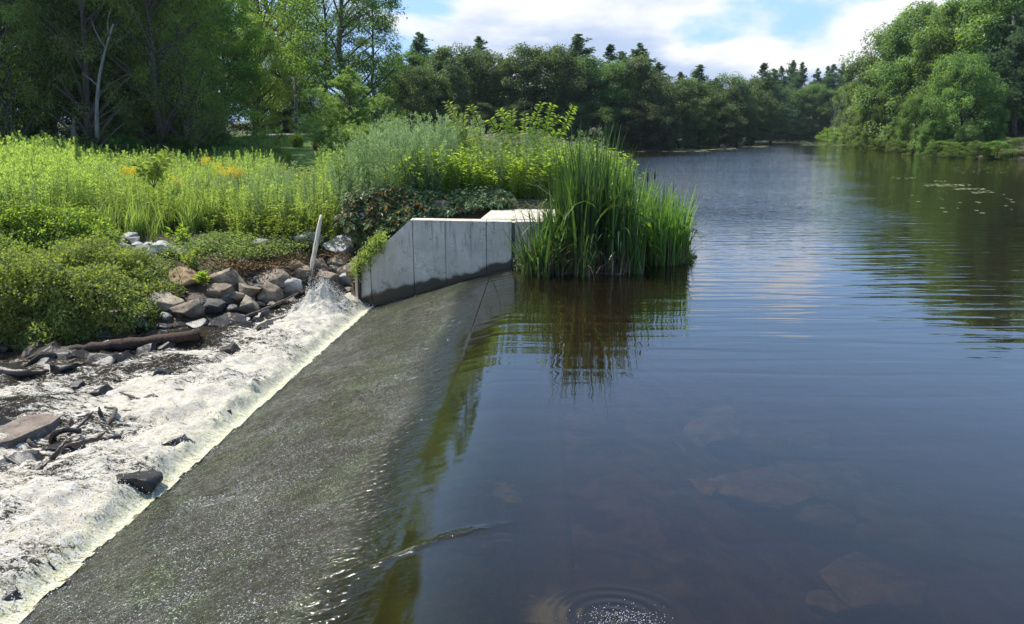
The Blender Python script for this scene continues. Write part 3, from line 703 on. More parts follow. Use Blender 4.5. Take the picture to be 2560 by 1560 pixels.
# loose fill stones
rs = random.Random(3)
for i in range(95):
    x = rs.uniform(-7.2, -3.15); ye = float(y_edge(x)); y = ye+rs.uniform(-.1, 2.0); g = h1(x, y)
    kind = rs.choice(['brown','dark','grey','tan','brown','dark']); key = (kind, rs.randrange(5))
    if key not in ROCKM: ROCKM[key] = rock_mesh('rock', len(ROCKM)*11+3, M['rock_'+kind], .66)
    o = link(bpy.data.objects.new('rock', ROCKM[key])); s_ = rs.uniform(.07, .17)
    o.location = (x, y, g+s_*.25); o.scale = (s_*1.2, s_, s_*.75); o.rotation_euler = (rs.uniform(-.3,.3), rs.uniform(-.3,.3), rs.uniform(0, 6))
    tag(o, 'small stone wedged between the bigger riprap rocks by the water', 'rock', 'small filler stones in the riprap')
rs = random.Random(21)
for i in range(34):
    x = rs.uniform(-8.5, -3.6); ye = float(y_edge(x)); y = ye+rs.uniform(-1.1, .25); key = ('wet', rs.randrange(5))
    if key not in ROCKM: ROCKM[key] = rock_mesh('rock', len(ROCKM)*11+3, M['rock_wet'], .8)
    o = link(bpy.data.objects.new('rock', ROCKM[key])); s_ = rs.uniform(.08, .24); o.location = (x, y, -.97+s_*.12); o.scale = (s_*1.4, s_, s_*.6); o.rotation_euler = (rs.uniform(-.3,.3), rs.uniform(-.3,.3), rs.uniform(0, 6))
    tag(o, 'wet dark stone in the shallow water between the riprap and the foam', 'rock', 'wet stones in the shallows')
for i in range(26):
    v = rs.uniform(900, 1330); u = rs.uniform(0, 520-(v-900)*.85+60); p = at_z(u, v, -1.0); key = ('wet', rs.randrange(5))
    if x_toe(p[1])-p[0] < .9: continue
    o = link(bpy.data.objects.new('rock', ROCKM[key])); s_ = rs.uniform(.09, .24); o.location = (p[0], p[1], -.93); o.scale = (s_*1.3, s_, s_*.62); o.rotation_euler = (rs.uniform(-.3,.3), rs.uniform(-.3,.3), rs.uniform(0, 6))
    tag(o, 'small black rock poking through the foam left of the weir', 'rock', 'small rocks poking through the foam')
# drowned stones on the pond bed
rs = random.Random(11)
bedg = 'drowned stones on the pond bed'
for i in range(46):
    x = rs.uniform(.6, 5.2); y = rs.uniform(3.0, 8.5); key = ('brown', rs.randrange(5))
    if key not in ROCKM: ROCKM[key] = rock_mesh('rock', len(ROCKM)*11+3, M['rock_brown'], .66)
    o = link(bpy.data.objects.new('rock', ROCKM[key])); s_ = rs.uniform(.14, .42)
    o.location = (x, y, -.62-.1*max(0, x-2)); o.scale = (s_*1.25, s_, s_*.35); o.rotation_euler = (0, 0, rs.uniform(0, 6))
    tag(o, 'brown stone lying under the dark pond water beside the weir', 'rock', bedg)

# ================================================================== DRIFTWOOD
def wood(name, pts, rads, mat, label, cat, sides=9, group=None, parts=()):
    pts = np.array(pts, float); t = np.linspace(0, 1, len(pts)); tt = np.linspace(0, 1, max(8, len(pts)*5))
    P = np.stack([np.interp(tt, t, pts[:, k]) for k in range(3)], 1); r = np.interp(tt, t, rads)
    P[1:-1] = (P[:-2]+2*P[1:-1]+P[2:])/4; rg = np.random.default_rng(len(label))
    P += rg.normal(size=P.shape)*r[:, None]*.10; r = r*(1+.14*rg.normal(size=len(r)))
    mb = MB(); mb.tube(P, r, sides); o = mb.obj(name, mat, None, True); return tag(o, label, cat, group)
def pz(u, v, z): return at_z(u, v, z)
wood('log', [pz(176,874,-.86), pz(300,862,-.82), pz(500,838,-.80)], [.05,.085,.10], M['wood_brown'], 'long brown weathered log lying across the upper foam', 'log', 11)
wood('log', [pz(-40,925,-.93), pz(50,934,-.93), pz(125,930,-.97)], [.09,.075,.04], M['bark_wet'], 'dark log end poking in from the left edge', 'log', 10)
wood('stick', [pz(300,981,-.86), pz(345,997,-.85), pz(394,1015,-.92)], [.012,.017,.013], M['bark_wet'], 'thin dark stick floating on the foam', 'stick')
wood('stick', [at_y(101,1183,7.9), at_y(104,1250,7.7), at_y(127,1305,7.45)], [.014,.026,.03], M['bark_wet'], 'dark upright stick rising from the foam near the left edge', 'stick')
wood('driftwood_branch', [pz(127,1112,-.95), pz(135,1085,-.80), pz(155,1074,-.74), pz(200,1077,-.80)], [.035,.04,.035,.03], M['bark_wet'], 'thick black branch bent into an arch over the foam', 'branch')
wood('driftwood_branch', [pz(255,1060,-.95), pz(250,1030,-.70), pz(247,1018,-.65)], [.03,.022,.01], M['bark_wet'], 'short black snag pointing up from the mossy rock', 'branch')
wood('driftwood_branch', [pz(265,1075,-.9), pz(278,1050,-.80), pz(292,1022,-.74), pz(262,1018,-.74)], [.03,.026,.022,.015], M['bark'], 'brown crooked branch curling up beside the short black snag', 'branch')
wood('driftwood_branch', [pz(10,1140,-.80), pz(40,1158,-.84), pz(60,1172,-.88)], [.012,.02,.02], M['bark_wet'], 'thin black branch slanting from the left edge above the upright stick', 'branch')
wood('driftwood_branch', [pz(55,1172,-.86), pz(90,1178,-.84), pz(120,1160,-.82), pz(160,1118,-.78)], [.03,.03,.026,.018], M['bark_wet'], 'long black branch lying low between the arch branch and the upright stick', 'branch')
wood('driftwood_branch', [pz(60,1085,-.86), pz(72,1105,-.86), pz(90,1118,-.92)], [.03,.026,.02], M['bark'], 'mossy branch end under the flat brown slab', 'branch')
wood('driftwood_branch', [pz(235,1045,-.85), pz(255,1062,-.80), pz(280,1068,-.82)], [.012,.014,.01], M['bark_wet'], 'thin twig lying on the mossy rock', 'branch')
wood('pole', [pz(612,792,-.75), pz(680,765,-.62), pz(747,732,-.45)], [.026,.024,.014], M['bark'], 'thin dark pole leaning on the rocks above the foam', 'pole')
wood('driftwood_branch', [pz(150,1120,-.85), pz(195,1108,-.80), pz(240,1098,-.82), pz(262,1080,-.78)], [.02,.03,.028,.015], M['bark_wet'], 'dark branch lying between the arch branch and the mossy rock', 'branch')
wood('driftwood_branch', [pz(120,1160,-.85), pz(145,1128,-.72), pz(162,1105,-.66)], [.03,.024,.015], M['bark_wet'], 'black branch slanting up behind the long low branch', 'branch')
wood('driftwood_branch', [pz(20,1180,-.9), pz(60,1150,-.86), pz(95,1135,-.84), pz(130,1140,-.86)], [.02,.025,.02,.012], M['bark'], 'brown branch tangled at the left of the arch branch', 'branch')
wood('driftwood_branch', [pz(170,1090,-.88), pz(215,1050,-.78), pz(232,1030,-.70)], [.022,.018,.009], M['bark_wet'], 'thin black branch rising left of the short black snag', 'branch')
# upright weathered board
b0, b1 = at_y(772,712,15.6), at_y(803,537,15.9)
mb = MB(); rg = np.random.default_rng(2); pts = np.linspace(b0, b1, 14); 
wd_ = np.interp(np.linspace(0, 1, 14), [0,.2,.5,.9,1], [.03,.042,.048,.044,.026])*(1+.12*rg.normal(size=14))
mb.tube(pts, wd_, 8); o = mb.obj('board', M['wood_pale'], None, True); tag(o, 'upright bleached driftwood board standing among the riprap rocks', 'board')
# plank standing at wall corner
b0, b1 = at_y(899,748,14.85), at_y(898,640,14.9)
mb = MB(); mb.tube(np.linspace(b0, b1, 6), [.035,.04,.04,.045,.05,.04], 5); o = mb.obj('post', M['wood_brown'], None); tag(o, 'brown wooden post against the low corner of the wall', 'post')
# drain pipe
pc = at_y(502,722,15.0); pd = np.array([.62,.75,.16]); pd /= np.linalg.norm(pd); pc = np.array(pc)
t = thing('drain_pipe', 'white plastic drain pipe poking out of the bank between the rocks', 'pipe')
mb = MB(); rr = .105; 
for r_, rev in ((rr, 0), (rr*.9, 1)):
    mb.tube([pc-pd*.02, pc+pd*.2, pc+pd*.75], [r_]*3, 24, cap=False)
th = np.arange(24)*2*math.pi/24
o = mb.obj('pipe_wall', M['pvc'], t, True)
n0 = 0; me = o.data
mb = MB(); A_ = np.cross(pd, [0,0,1.]); A_ /= np.linalg.norm(A_); B_ = np.cross(pd, A_)
ring = lambda r_, c: c+r_*(np.cos(th)[:, None]*A_+np.sin(th)[:, None]*B_)
mb.add(np.r_[ring(rr, pc-pd*.021), ring(rr*.9, pc-pd*.021)], [[i, (i+1) % 24, (i+1) % 24+24, i+24] for i in range(24)]); mb.obj('pipe_rim', M['pvc'], t)
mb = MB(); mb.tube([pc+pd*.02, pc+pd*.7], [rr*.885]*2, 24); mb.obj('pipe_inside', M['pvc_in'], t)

# ================================================================== TREES
def limb(p0, p1, k, rng, wob=.12, sag=0):
    t = np.linspace(0, 1, k)[:, None]; P = p0+(p1-p0)*t; L = np.linalg.norm(p1-p0)
    off = rng.normal(size=3)*wob*L; off[2] = abs(off[2])*.6-sag*L
    return P+np.sin(t*math.pi)*off
def tree_proto(seed, h, rad, base, nclump, per, leaf, wleaf, mat, shape='oval', bark='bark', lean=0., limbs=24, trunk_r=None, open_=.0, flat=.6, cl_r=(.15,.30), rough=.36):
    rng = np.random.default_rng(seed); tr = trunk_r or h*.014
    lb = MB(); wb = MB()
    top = np.array([lean*h, rng.normal()*.03*h, h*.93])
    kk = 9; tt = np.linspace(0, 1, kk)
    TP = np.outer(tt, top); TP[:, :2] += np.cumsum(rng.normal(size=(kk, 2))*.012*h, 0)*(tt[:, None] > 0)
    TP[0] = 0; wb.tube(TP, tr*(1-tt*.85)*(1+.5*np.exp(-tt*14)), 8)
    trunk_at = lambda z: np.array([np.interp(z, TP[:, 2], TP[:, 0]), np.interp(z, TP[:, 2], TP[:, 1]), z])
    cl = []
    for i in range(nclump):
        t = rng.beta(1.15, 1.05); az = rng.uniform(0, 2*math.pi)
        if shape == 'oval': Rr = rad*math.sin(math.pi*(t*.80+.14))**.62
        elif shape == 'dome': Rr = rad*math.sqrt(max(.03, 1-(max(t-.25, 0)/.77)**2.2))*(.82+.18*min(1, t*4))
        elif shape == 'column': Rr = rad*(.62+.5*math.sin(math.pi*t))*(1-.35*t)
        else: Rr = rad
        Rr *= 1-rough*.5+rough*float(vn(az*1.6+seed, t*4.5, seed))
        r = Rr*(.35+.65*math.sqrt(rng.uniform())) if rng.uniform() > .25 else Rr*rng.uniform(.88, 1.06)
        z = h*(base+(1-base)*t*.97)
        c = trunk_at(min(z, h*.92))*np.array([1, 1, 0])+np.array([math.cos(az)*r, math.sin(az)*r, z])
        cl.append(c)
    cl = np.array(cl)
    for i in range(limbs):
        c = cl[rng.integers(nclump)]; rr_ = np.linalg.norm(c[:2]); z0 = max(h*base*.6, c[2]-rr_*rng.uniform(.5, 1.0)-.3)
        z0 = min(z0, h*.85); p0 = trunk_at(z0); r0 = tr*(1-z0/h)*.5+.012
        wb.tube(limb(p0, c, 6, rng, .10), np.linspace(r0, .012, 6), 5)
    for c in cl:
        rc = rad*rng.uniform(*cl_r)*(1-.25*open_); n_ = int(per*rng.uniform(.6, 1.35)); v = sphere_rand(rng, n_)
        rr_ = rng.uniform(0, 1, n_)**.45; P = c+v*rr_[:, None]*rc*np.array([1, 1, flat])
        P[:, 2] -= .15*rc*np.abs(rr_)*(1-flat)
        Dn = unit(v*np.array([1, 1, .3])+sphere_rand(rng, n_)*.8+np.array([0, 0, -.35])); Nn = unit(np.array([0, 0, 1.])+sphere_rand(rng, n_)*.75+v*.4)
        ct = rng.uniform(.0, .75); tn = np.clip(ct+rng.normal(size=n_)*.2, 0, 1)
        L_ = leaf*rng.uniform(.65, 1.25, n_)
        lb.leaves(P, Dn, Nn, L_, L_*wleaf, tn, .1)
    return wb.mesh('trunk', M[bark], True), lb.mesh('crown', M[mat])
def pine_proto(seed, h, rad, base, mat='needle', dens=1.0, tuft=.42, irr=.35):
    rng = np.random.default_rng(seed); lb = MB(); wb = MB(); tr = h*.013
    tt = np.linspace(0, 1, 8); TP = np.stack([np.cumsum(rng.normal(size=8)*.006*h), np.cumsum(rng.normal(size=8)*.006*h), tt*h], 1); TP[0, :2] = 0
    wb.tube(TP, tr*(1-tt*.93), 7)
    nb = int(h*11*dens**.4)
    for i in range(nb):
            t = rng.uniform(0, 1)**.9*.985; z = h*(base+(1-base)*t); az = rng.uniform(0, 6.28)
            Rr = rad*min(1, (1-t)**.88*1.15+.02)*(.62+.38*min(1, t*4+.4))*(.75+.5*float(vn(az*1.1+seed, t*5, seed)))
            L = Rr*(1-irr*rng.uniform())*(1.0 if rng.uniform() > .15 else 1.5)
            rise = L*(.05+.55*t)+rng.normal()*.14*L
            p0 = np.array([np.interp(z, TP[:, 2], TP[:, 0]), np.interp(z, TP[:, 2], TP[:, 1]), z]); p1 = p0+np.array([math.cos(az)*L, math.sin(az)*L, rise])
            ln = limb(p0, p1, 5, rng, .04, .05); wb.tube(ln, np.linspace(tr*.25*(1-t)+.012, .008, 5), 4)
            nt = max(4, int(L/(tuft*.28)*dens)); s_ = rng.uniform(.15, 1.03, nt)**.8
            for q in range(2):
                base_p = p0+(p1-p0)*s_[:, None]+rng.normal(size=(nt, 3))*np.array([.15, .15, .12])*L*(.5+s_[:, None]*.5)+np.array([0, 0, .05*L])
                m_ = 10; P = np.repeat(base_p, m_, 0); nn = len(P)
                D_ = unit(sphere_rand(rng, nn)*np.array([1, 1, .9])+np.array([math.cos(az)*.35, math.sin(az)*.35, .6]))
                tn = np.clip(np.repeat(rng.uniform(.1, .8, nt), m_)+rng.normal(size=nn)*.15, 0, 1)
                lb.leaves(P, D_, sphere_rand(rng, nn), tuft*(1-.4*t)*rng.uniform(.6, 1.1, nn), tuft*.16, tn, .05)
    n_ = 30; lb.leaves(np.tile([TP[-1, 0], TP[-1, 1], h*.985], (n_, 1)), unit(sphere_rand(rng, n_)+np.array([0, 0, 1.3])), sphere_rand(rng, n_), tuft, tuft*.16, rng.uniform(.2, .8, n_), 0)
    return wb.mesh('trunk', M['bark'], True), lb.mesh('crown', M[mat])

PT = {}
for s_ in range(3): PT['wood%d' % s_] = (20, tree_proto(100+s_, 20, 4.6, .12, 210, 150, .19, .55, 'leaf_mid', 'oval', limbs=40))
for s_ in range(2): PT['deep%d' % s_] = (20, tree_proto(110+s_, 20, 4.2, .10, 180, 150, .19, .5, 'leaf_deep', 'column', limbs=40))
for s_ in range(2): PT['airy%d' % s_] = (18, tree_proto(120+s_, 18, 4.0, .12, 150, 120, .17, .45, 'leaf_mid', 'oval', 'bark', limbs=60, open_=.5, flat=.8))
for s_ in range(3): PT['shore%d' % s_] = (12, tree_proto(130+s_, 12, 4.0, .03, 95, 200, .24, .6, 'leaf_shore', 'oval', limbs=16, flat=.9, rough=.6))
for s_ in range(3): PT['round%d' % s_] = (14, tree_proto(140+s_, 14, 6.2, .02, 170, 300, .26, .62, 'leaf_round', 'dome', limbs=30, flat=.9, cl_r=(.10,.24), rough=.75))
for s_ in range(3): PT['under%d' % s_] = (4, tree_proto(150+s_, 4, 2.0, .0, 70, 130, .13, .5, 'leaf_deep', 'dome', limbs=14))
for s_ in range(2): PT['shrub%d' % s_] = (3, tree_proto(160+s_, 3, 1.5, .0, 60, 120, .10, .5, 'leaf_mid', 'dome', limbs=12))
for s_ in range(4): PT['pine%d' % s_] = (18, pine_proto(170+s_, 18, 3.3, .14+.05*s_))
PTn = {}
def tree(kind, u, Y, top_v, label, cat='tree', name=None, wide=1.0, group=None, base_dz=0, x=None, hgt=None):
    X = (u-1280.0)/F*Y/1.0288 if x is None else x
    g = max(h1(X, Y), -.05)+base_dz
    ph, (tm, cm) = PT[kind]
    if hgt is None: hgt = at_y(u, top_v, Y)[2]-g
    s_ = hgt/ph; rz = random.uniform(0, 6.28)
    o = thing(name or ('pine_tree' if 'pine' in kind else 'shrub' if kind[:5] in ('under', 'shrub') else 'tree'), label, cat, (X, Y, g-.05), rz, group, (s_*wide, s_*wide, s_))
    part('trunk', tm, o); part('crown', cm, o); return o
ORD = ['first','second','third','fourth','fifth','sixth','seventh','eighth','ninth','tenth','eleventh','twelfth','thirteenth','fourteenth','fifteenth','sixteenth','seventeenth','eighteenth','nineteenth','twentieth']
def row(kinds, specs, fmt, cat='tree', group=None, wide=1.0):
    for i, sp_ in enumerate(sorted(specs)):
        k = kinds[i % len(kinds)]; tree(k, sp_[0], sp_[1], sp_[2], fmt % ORD[i], cat, None, sp_[3] if len(sp_) > 3 else wide, group)
# forest wall on the left: front row, second row, back row
row(['deep0','wood0','deep1','wood1','wood2'], [(-70,34,-900),(60,36,-780),(180,37,-700),(310,38,-720),(385,41,-420),(445,49,-300),(555,64,-60)],
    'tall leafy tree of the left forest edge, %s from the left in the front row', group='front trees of the left forest', wide=1.05)
row(['wood1','deep1','wood2','deep0','wood0'], [(-140,43,-800),(0,44,-760),(130,45,-800),(250,46,-760),(335,47,-600),(395,53,-450),(540,65,-300),(640,74,-320)],
    'tall tree behind the front row of the left forest, %s from the left', group='second row trees of the left forest')
row(['deep0','deep1','wood2','pine1'], [(-100,56,-700),(60,58,-700),(200,58,-720),(340,60,-700),(460,62,-400),(560,66,-20),(640,70,40)],
    'dark tree deep in the left forest, %s from the left in the back row', group='back row trees of the left forest')
row(['under0','under1','under2'], [(-40,31.5,330),(40,32,340),(120,32.5,350),(200,33,345),(280,33.5,330),(350,34,345),(420,35,330),(480,36,340),(540,37.5,320)],
    'shaded leafy undergrowth shrub at the foot of the left forest, %s from the left', 'shrub', 'undergrowth along the left forest', 1.3)
row(['deep1','under0','under1','under2'], [(30,36,180,1.6),(150,38,200,1.8),(240,38,150,1.8),(370,39,190,1.8),(460,42,170,1.7),(515,44,215,1.5)],
    'understorey tree between the tall trunks of the left forest, %s from the left', group='understorey trees of the left forest')
row(['airy1','airy0'], [(30,33,-420),(235,33.5,-500),(385,35,-420),(470,36,-330)], 'slender light green tree standing forward of the left forest edge, %s from the left', group='slender trees before the left forest', wide=.8)
# trees behind the lawn
row(['airy0','wood1','airy1','wood0'], [(655,88,-260),(712,86,-240),(765,92,110),(690,100,-280)], 'pale green loose tree behind the road, %s from the left', group='trees behind the road')
tree('deep1', 872, 66, -330, 'tall airy tree with open crown against the sky, behind the young pine', 'tree', wide=1.15)
tree('deep0', 940, 70, -60, 'tall dark airy tree leaning against the right of the open crowned one', 'tree')
tree('deep0', 815, 72, -160, 'lower bright green tree left of the tall airy tree', 'tree')
tree('shore1', 1030, 74, 165, 'round grey-green tree right of the tall airy tree', 'tree', wide=1.2)
tree('shore2', 760, 96, 150, 'bushy tree behind the utility pole', 'tree', wide=1.3)
tree('shore1', 690, 92, 160, 'bushy dark tree left of the utility pole', 'tree', wide=1.3)
row(['under0','under1','under2'], [(650,84,275),(720,86,270),(780,84,265),(840,82,250),(900,80,240),(960,78,240),(1020,84,240),(1090,88,235)],
    'dark hedge-like shrub along the far side of the lawn, %s from the left', 'shrub', 'shrubs along the far side of the lawn', 1.6)
tree('shrub0', 682, 37, 312, 'rounded yellow-green shrub at the left edge of the lawn', 'shrub', wide=.75)
tree('shrub1', 640, 35, 335, 'low yellow-green shrub left of the rounded one by the lawn', 'shrub', wide=1.2)
# young pine
PT['young'] = (4.5, pine_proto(190, 4.5, 2.0, .03, 'needle_young', 1.9, .19, .3))
tree('young', 878, 35, 165, 'young bushy bright green pine standing by the lawn', 'pine tree', 'pine_tree', 1.15)
# treeline on the left shore: pines behind, leafy trees in front
pine_specs = [(1010, 92, 133), (1062, 96, 79), (1105, 98, 118), (1150, 100, 134), (1195, 100, 92), (1250, 102, 145), (1385, 98, 115), (1440, 96, 84), (1505, 100, 110), (1555, 104, 128), (1590, 104, 107), (1640, 108, 155), (1690, 112, 180), (1740, 116, 160), (1785, 122, 194), (1830, 128, 192), (1885, 140, 157), (1930, 150, 171)]
row(['pine0','pine1','pine2','pine3'], pine_specs, 'dark pine of the far left shore skyline, %s from the left', 'pine tree', 'skyline pines of the left shore', 1.75)
leaf_specs = [(1000, 84, 131), (1050, 86, 162), (1100, 88, 150), (1150, 90, 114), (1215, 92, 118), (1270, 92, 145), (1320, 90, 110), (1360, 92, 110), (1420, 92, 168), (1475, 93, 138), (1530, 96, 155), (1580, 97, 140), (1625, 99, 182), (1675, 104, 193), (1725, 110, 194), (1780, 117, 204), (1830, 124, 183), (1870, 132, 195)]
row(['shore0','shore1','shore2'], leaf_specs, 'dark leafy tree of the far left shore, %s from the left', 'tree', 'leafy trees of the left shore', 1.15)
low_specs = [(1130,84,260),(1190,86,255),(1250,87,265),(1310,88,250),(1370,88,260),(1430,89,255),(1490,90,250),(1545,92,265),(1600,93,245),(1650,98,270),(1700,103,255),(1750,109,265),(1800,115,260),(1845,122,270),(1880,129,265)]
row(['shore2','shore0','shore1'], low_specs, 'low dark tree overhanging the left shore waterline, %s from the left', 'tree', 'waterline trees of the left shore', 1.6)
# cove at the end of the pond
row(['pine2','pine0','pine3','pine1'], [(1905,205,185),(1945,206,165),(1990,208,155),(2030,208,170),(2070,208,160),(2110,205,165),(2150,200,175),(1970,214,150),(2050,216,165),(2095,214,158)],
    'pine at the far end of the pond, %s from the left', 'pine tree', 'pines at the far end of the pond', 1.25)
row(['round0','round1','round2'], [(1900,199,235),(1940,200,215),(1985,200,225),(2025,200,210),(2065,200,225),(2110,196,210)],
    'leafy tree at the far end of the pond, %s from the left', 'tree', 'leafy trees at the far end of the pond', .9)
row(['under1','under2','shrub0'], [(1890,197,320),(1930,198,325),(1970,198,318),(2010,198,322),(2050,198,320),(2090,190,315)],
    'low shrub on the waterline at the far end of the pond, %s from the left', 'shrub', 'waterline shrubs at the far end of the pond', 1.8)
# right shore
RS = [(2150,150,195,'round1',.8,'rounded tree where the right shore meets the far cove'),
 (2185,125,140,'round2',.85,'tall rounded tree next to the far cove on the right shore'),
 (2225,112,60,'round0',1.0,'tall round-topped tree whose crown meets the white cloud'),
 (2300,100,5,'round1',1.0,'very tall round tree rising to the top of the picture on the right shore'),
 (2390,92,-30,'round2',1.0,'tall tree behind the domed waterside tree'),
 (2480,86,-90,'round0',1.0,'tall tree at the top right behind the shore'),
 (2570,82,-140,'round1',1.0,'tall tree cut by the right edge of the picture'),
 (2200,100,215,'round2',.75,'mid-height bushy tree at the waterside below the round-topped tree'),
 (2385,75,135,'round0',.92,'big domed light green tree standing at the right waterside'),
 (2290,84,235,'round1',.75,'leafy tree overhanging the water left of the big domed tree'),
 (2250,90,290,'round0',.9,'low leafy tree overhanging the water in the middle of the right shore'),
 (2480,72,280,'round2',.9,'low leafy tree overhanging the water right of the domed tree'),
 (2340,74,300,'round1',1.0,'low leafy tree dipping its branches in the water below the domed tree'),
 (2420,71,310,'round2',1.0,'low leafy tree at the waterline near the right edge'),
 (2160,112,275,'round1',.9,'low leafy tree at the waterline near the yellow-green shore shrub')]
for (u, Y, tv, k, wd, lab) in RS: tree(k, u, Y, tv, lab, 'tree', wide=wd, group='trees of the right shore')
tree('shrub1', 2110, 128, 312, 'yellow-green shrub at the start of the right shore', 'shrub', wide=1.3)
tree('shrub0', 2070, 140, 318, 'smaller yellow-green shrub left of the one at the start of the right shore', 'shrub', wide=1.2)
row(['pine0','pine2','pine1'], [(2500,95,-120),(2560,98,-160),(2440,104,-60)], 'tall pine inside the right shore woods, %s from the left', 'pine tree', 'pines in the right shore woods', 1.0)
row(['under0','under1','under2'], [(2540,66,340),(2500,67,350),(2455,68,350),(2400,69,352),(2350,72,350),(2300,78,350),(2250,84,348),(2205,92,345),(2160,103,340)],
    'low waterside shrub of the right shore, %s from the left', 'shrub', 'waterside shrubs of the right shore', 1.6)
# trunks visible at the right edge
def trunk_tree(u, Y, r, tip_u, lab):
    b_ = at_y(u, 392, Y); tp = at_y(tip_u, 40, Y+1); g = h1(b_[0], Y); p0 = np.array([b_[0], Y, g-.1]); p1 = np.array(tp)
    o = thing('pine_tree', lab, 'pine tree', tuple(p0), 0, 'bare-trunked pines at the right edge')
    mb = MB(); mb.tube(limb(np.zeros(3), p1-p0, 8, np.random.default_rng(int(u)), .01), np.linspace(r, r*.5, 8), 8); mb.obj('trunk', M['bark'], o, True)
    cm = PT['pine0'][1][1]; c = part('crown', cm, o); c.location = (p1-p0)*.55-np.array([0, 0, 6]); c.scale = (.8, .8, .8)
trunk_tree(2528, 77, .22, 2532, 'straight bare-trunked pine closest to the right edge')
trunk_tree(2490, 80, .2, 2500, 'slender bare-trunked pine second from the right edge')
# bare dead trees
def dead_tree(p0, p1, r, lab, forks, mat='bark_pale', name='dead_tree'):
    p0 = np.array(p0); p1 = np.array(p1); o = thing(name, lab, 'dead tree', tuple(p0)); rg = np.random.default_rng(len(lab))
    P = limb(np.zeros(3), p1-p0, 10, rg, .03); mb = MB(); mb.tube(P, np.linspace(r, r*.35, 10), 8); mb.obj('trunk', M[mat], o, True)
    for f, dx, dz in forks:
        b_ = P[int(f*9)]; mb = MB(); mb.tube(limb(b_, b_+np.array([dx, rg.normal()*.3, dz]), 5, rg, .06), np.linspace(r*.4, .012, 5), 5); mb.obj('branch', M[mat], o, True)
dead_tree(at_y(243,345,31.0), at_y(283,60,31.5), .085, 'pale dead trunk leaning right in front of the dark left forest', [(.85,-.35,1.1),(.95,.5,.9),(.55,-.5,.5)])
dead_tree(at_y(187,350,33.0), at_y(186,290,33.0), .13, 'short broken grey stump at the foot of the left forest', [(.5,.05,.1)], name='tree_stump')
dead_tree(at_y(1672,362,99.0), at_y(1702,298,99.0), .22, 'grey dead tree leaning over the water on the far left shore', [(.6,.9,1.2),(.35,1.6,-1.9),(.8,-.8,1.0)])
for u_, lab in ((2108, 'pale straight trunk at the far end of the pond, nearest the right shore'), (2085, 'thin pale trunk at the far end of the pond, left of the straight one')):
    dead_tree(at_y(u_,345,186), at_y(u_-2,250,186), .28, lab, [(.7,1.2,1.2),(.85,-1.2,1.4)], 'bark_pale', 'bare_tree')
# utility pole
pb = at_y(744,320,66); g = h1(pb[0], 66); t = thing('utility_pole', 'grey wooden utility pole with a crossarm behind the lawn', 'utility pole', (pb[0], 66, g))
tp = at_y(744,182,66)[2]-g
mb = MB(); mb.tube([(0,0,0),(0,0,tp)], [.15,.11], 8); mb.obj('pole', M['bark_pale'], t, True)
mb = MB(); mb.tube([(-.45,0,tp-.45),(.45,0,tp-.45)], [.07,.07], 4); mb.obj('crossarm', M['bark_pale'], t)
for dx in (-.4, .4):
    mb = MB(); mb.tube([(dx,0,tp-.38),(dx,0,tp-.18)], [.05,.035], 8); mb.obj('insulator', M['pvc'], t)

# ================================================================== LOW VEGETATION
def weed(rng, kind):
    mb = MB()
    if kind == 'golden':
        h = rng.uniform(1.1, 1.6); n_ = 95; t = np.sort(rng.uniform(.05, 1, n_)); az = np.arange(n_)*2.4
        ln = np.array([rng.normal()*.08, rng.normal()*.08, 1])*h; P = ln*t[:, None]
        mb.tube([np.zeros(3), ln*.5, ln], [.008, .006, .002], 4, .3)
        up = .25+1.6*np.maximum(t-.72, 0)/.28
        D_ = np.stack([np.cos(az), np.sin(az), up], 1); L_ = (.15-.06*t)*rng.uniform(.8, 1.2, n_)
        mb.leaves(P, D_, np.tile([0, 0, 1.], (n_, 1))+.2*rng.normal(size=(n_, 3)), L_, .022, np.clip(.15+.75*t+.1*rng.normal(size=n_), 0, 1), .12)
    elif kind == 'mug':
        h = rng.uniform(1.3, 1.9); ln = np.array([rng.normal()*.08, rng.normal()*.08, 1])*h
        mb.tube([np.zeros(3), ln*.5, ln], [.008, .006, .002], 4, .2)
        k = 34
        for i in range(k):
            t = rng.uniform(.12, .97); az = rng.uniform(0, 6.28); bl = .34*(1-t)+.06
            b0 = ln*t; b1 = b0+np.array([math.cos(az)*bl*.6, math.sin(az)*bl*.6, bl*1.0])
            q_ = rng.uniform(.1, 1.05, 7)[:, None]; P = b0+(b1-b0)*q_
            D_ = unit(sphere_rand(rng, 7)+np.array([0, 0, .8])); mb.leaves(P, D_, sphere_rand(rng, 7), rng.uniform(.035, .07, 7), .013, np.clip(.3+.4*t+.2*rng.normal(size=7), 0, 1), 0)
    elif kind == 'leafy':
        h = rng.uniform(.6, 1.1)
        for s_ in range(4):
            e = np.array([rng.normal()*.25, rng.normal()*.25, h*rng.uniform(.7, 1)]); mb.tube([np.zeros(3), e*.5+[0, 0, .05], e], [.006, .005, .002], 3, .2)
            n_ = 30; t = rng.uniform(.1, 1, n_); P = e*t[:, None]; az = rng.uniform(0, 6.28, n_)
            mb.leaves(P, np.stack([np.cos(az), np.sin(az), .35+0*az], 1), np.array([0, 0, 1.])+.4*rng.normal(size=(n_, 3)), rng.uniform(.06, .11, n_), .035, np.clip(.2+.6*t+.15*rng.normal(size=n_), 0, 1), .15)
    elif kind == 'grass':
        n_ = 38; az = rng.uniform(0, 6.28, n_); mb.blades(rng.normal(size=(n_, 3))*[.07, .07, 0], az, rng.uniform(.02, .35, n_), rng.uniform(.5, 1.0, n_), .010, rng.uniform(.2, 1.2, n_), rng.uniform(.2, 1, n_), 4)
    return mb
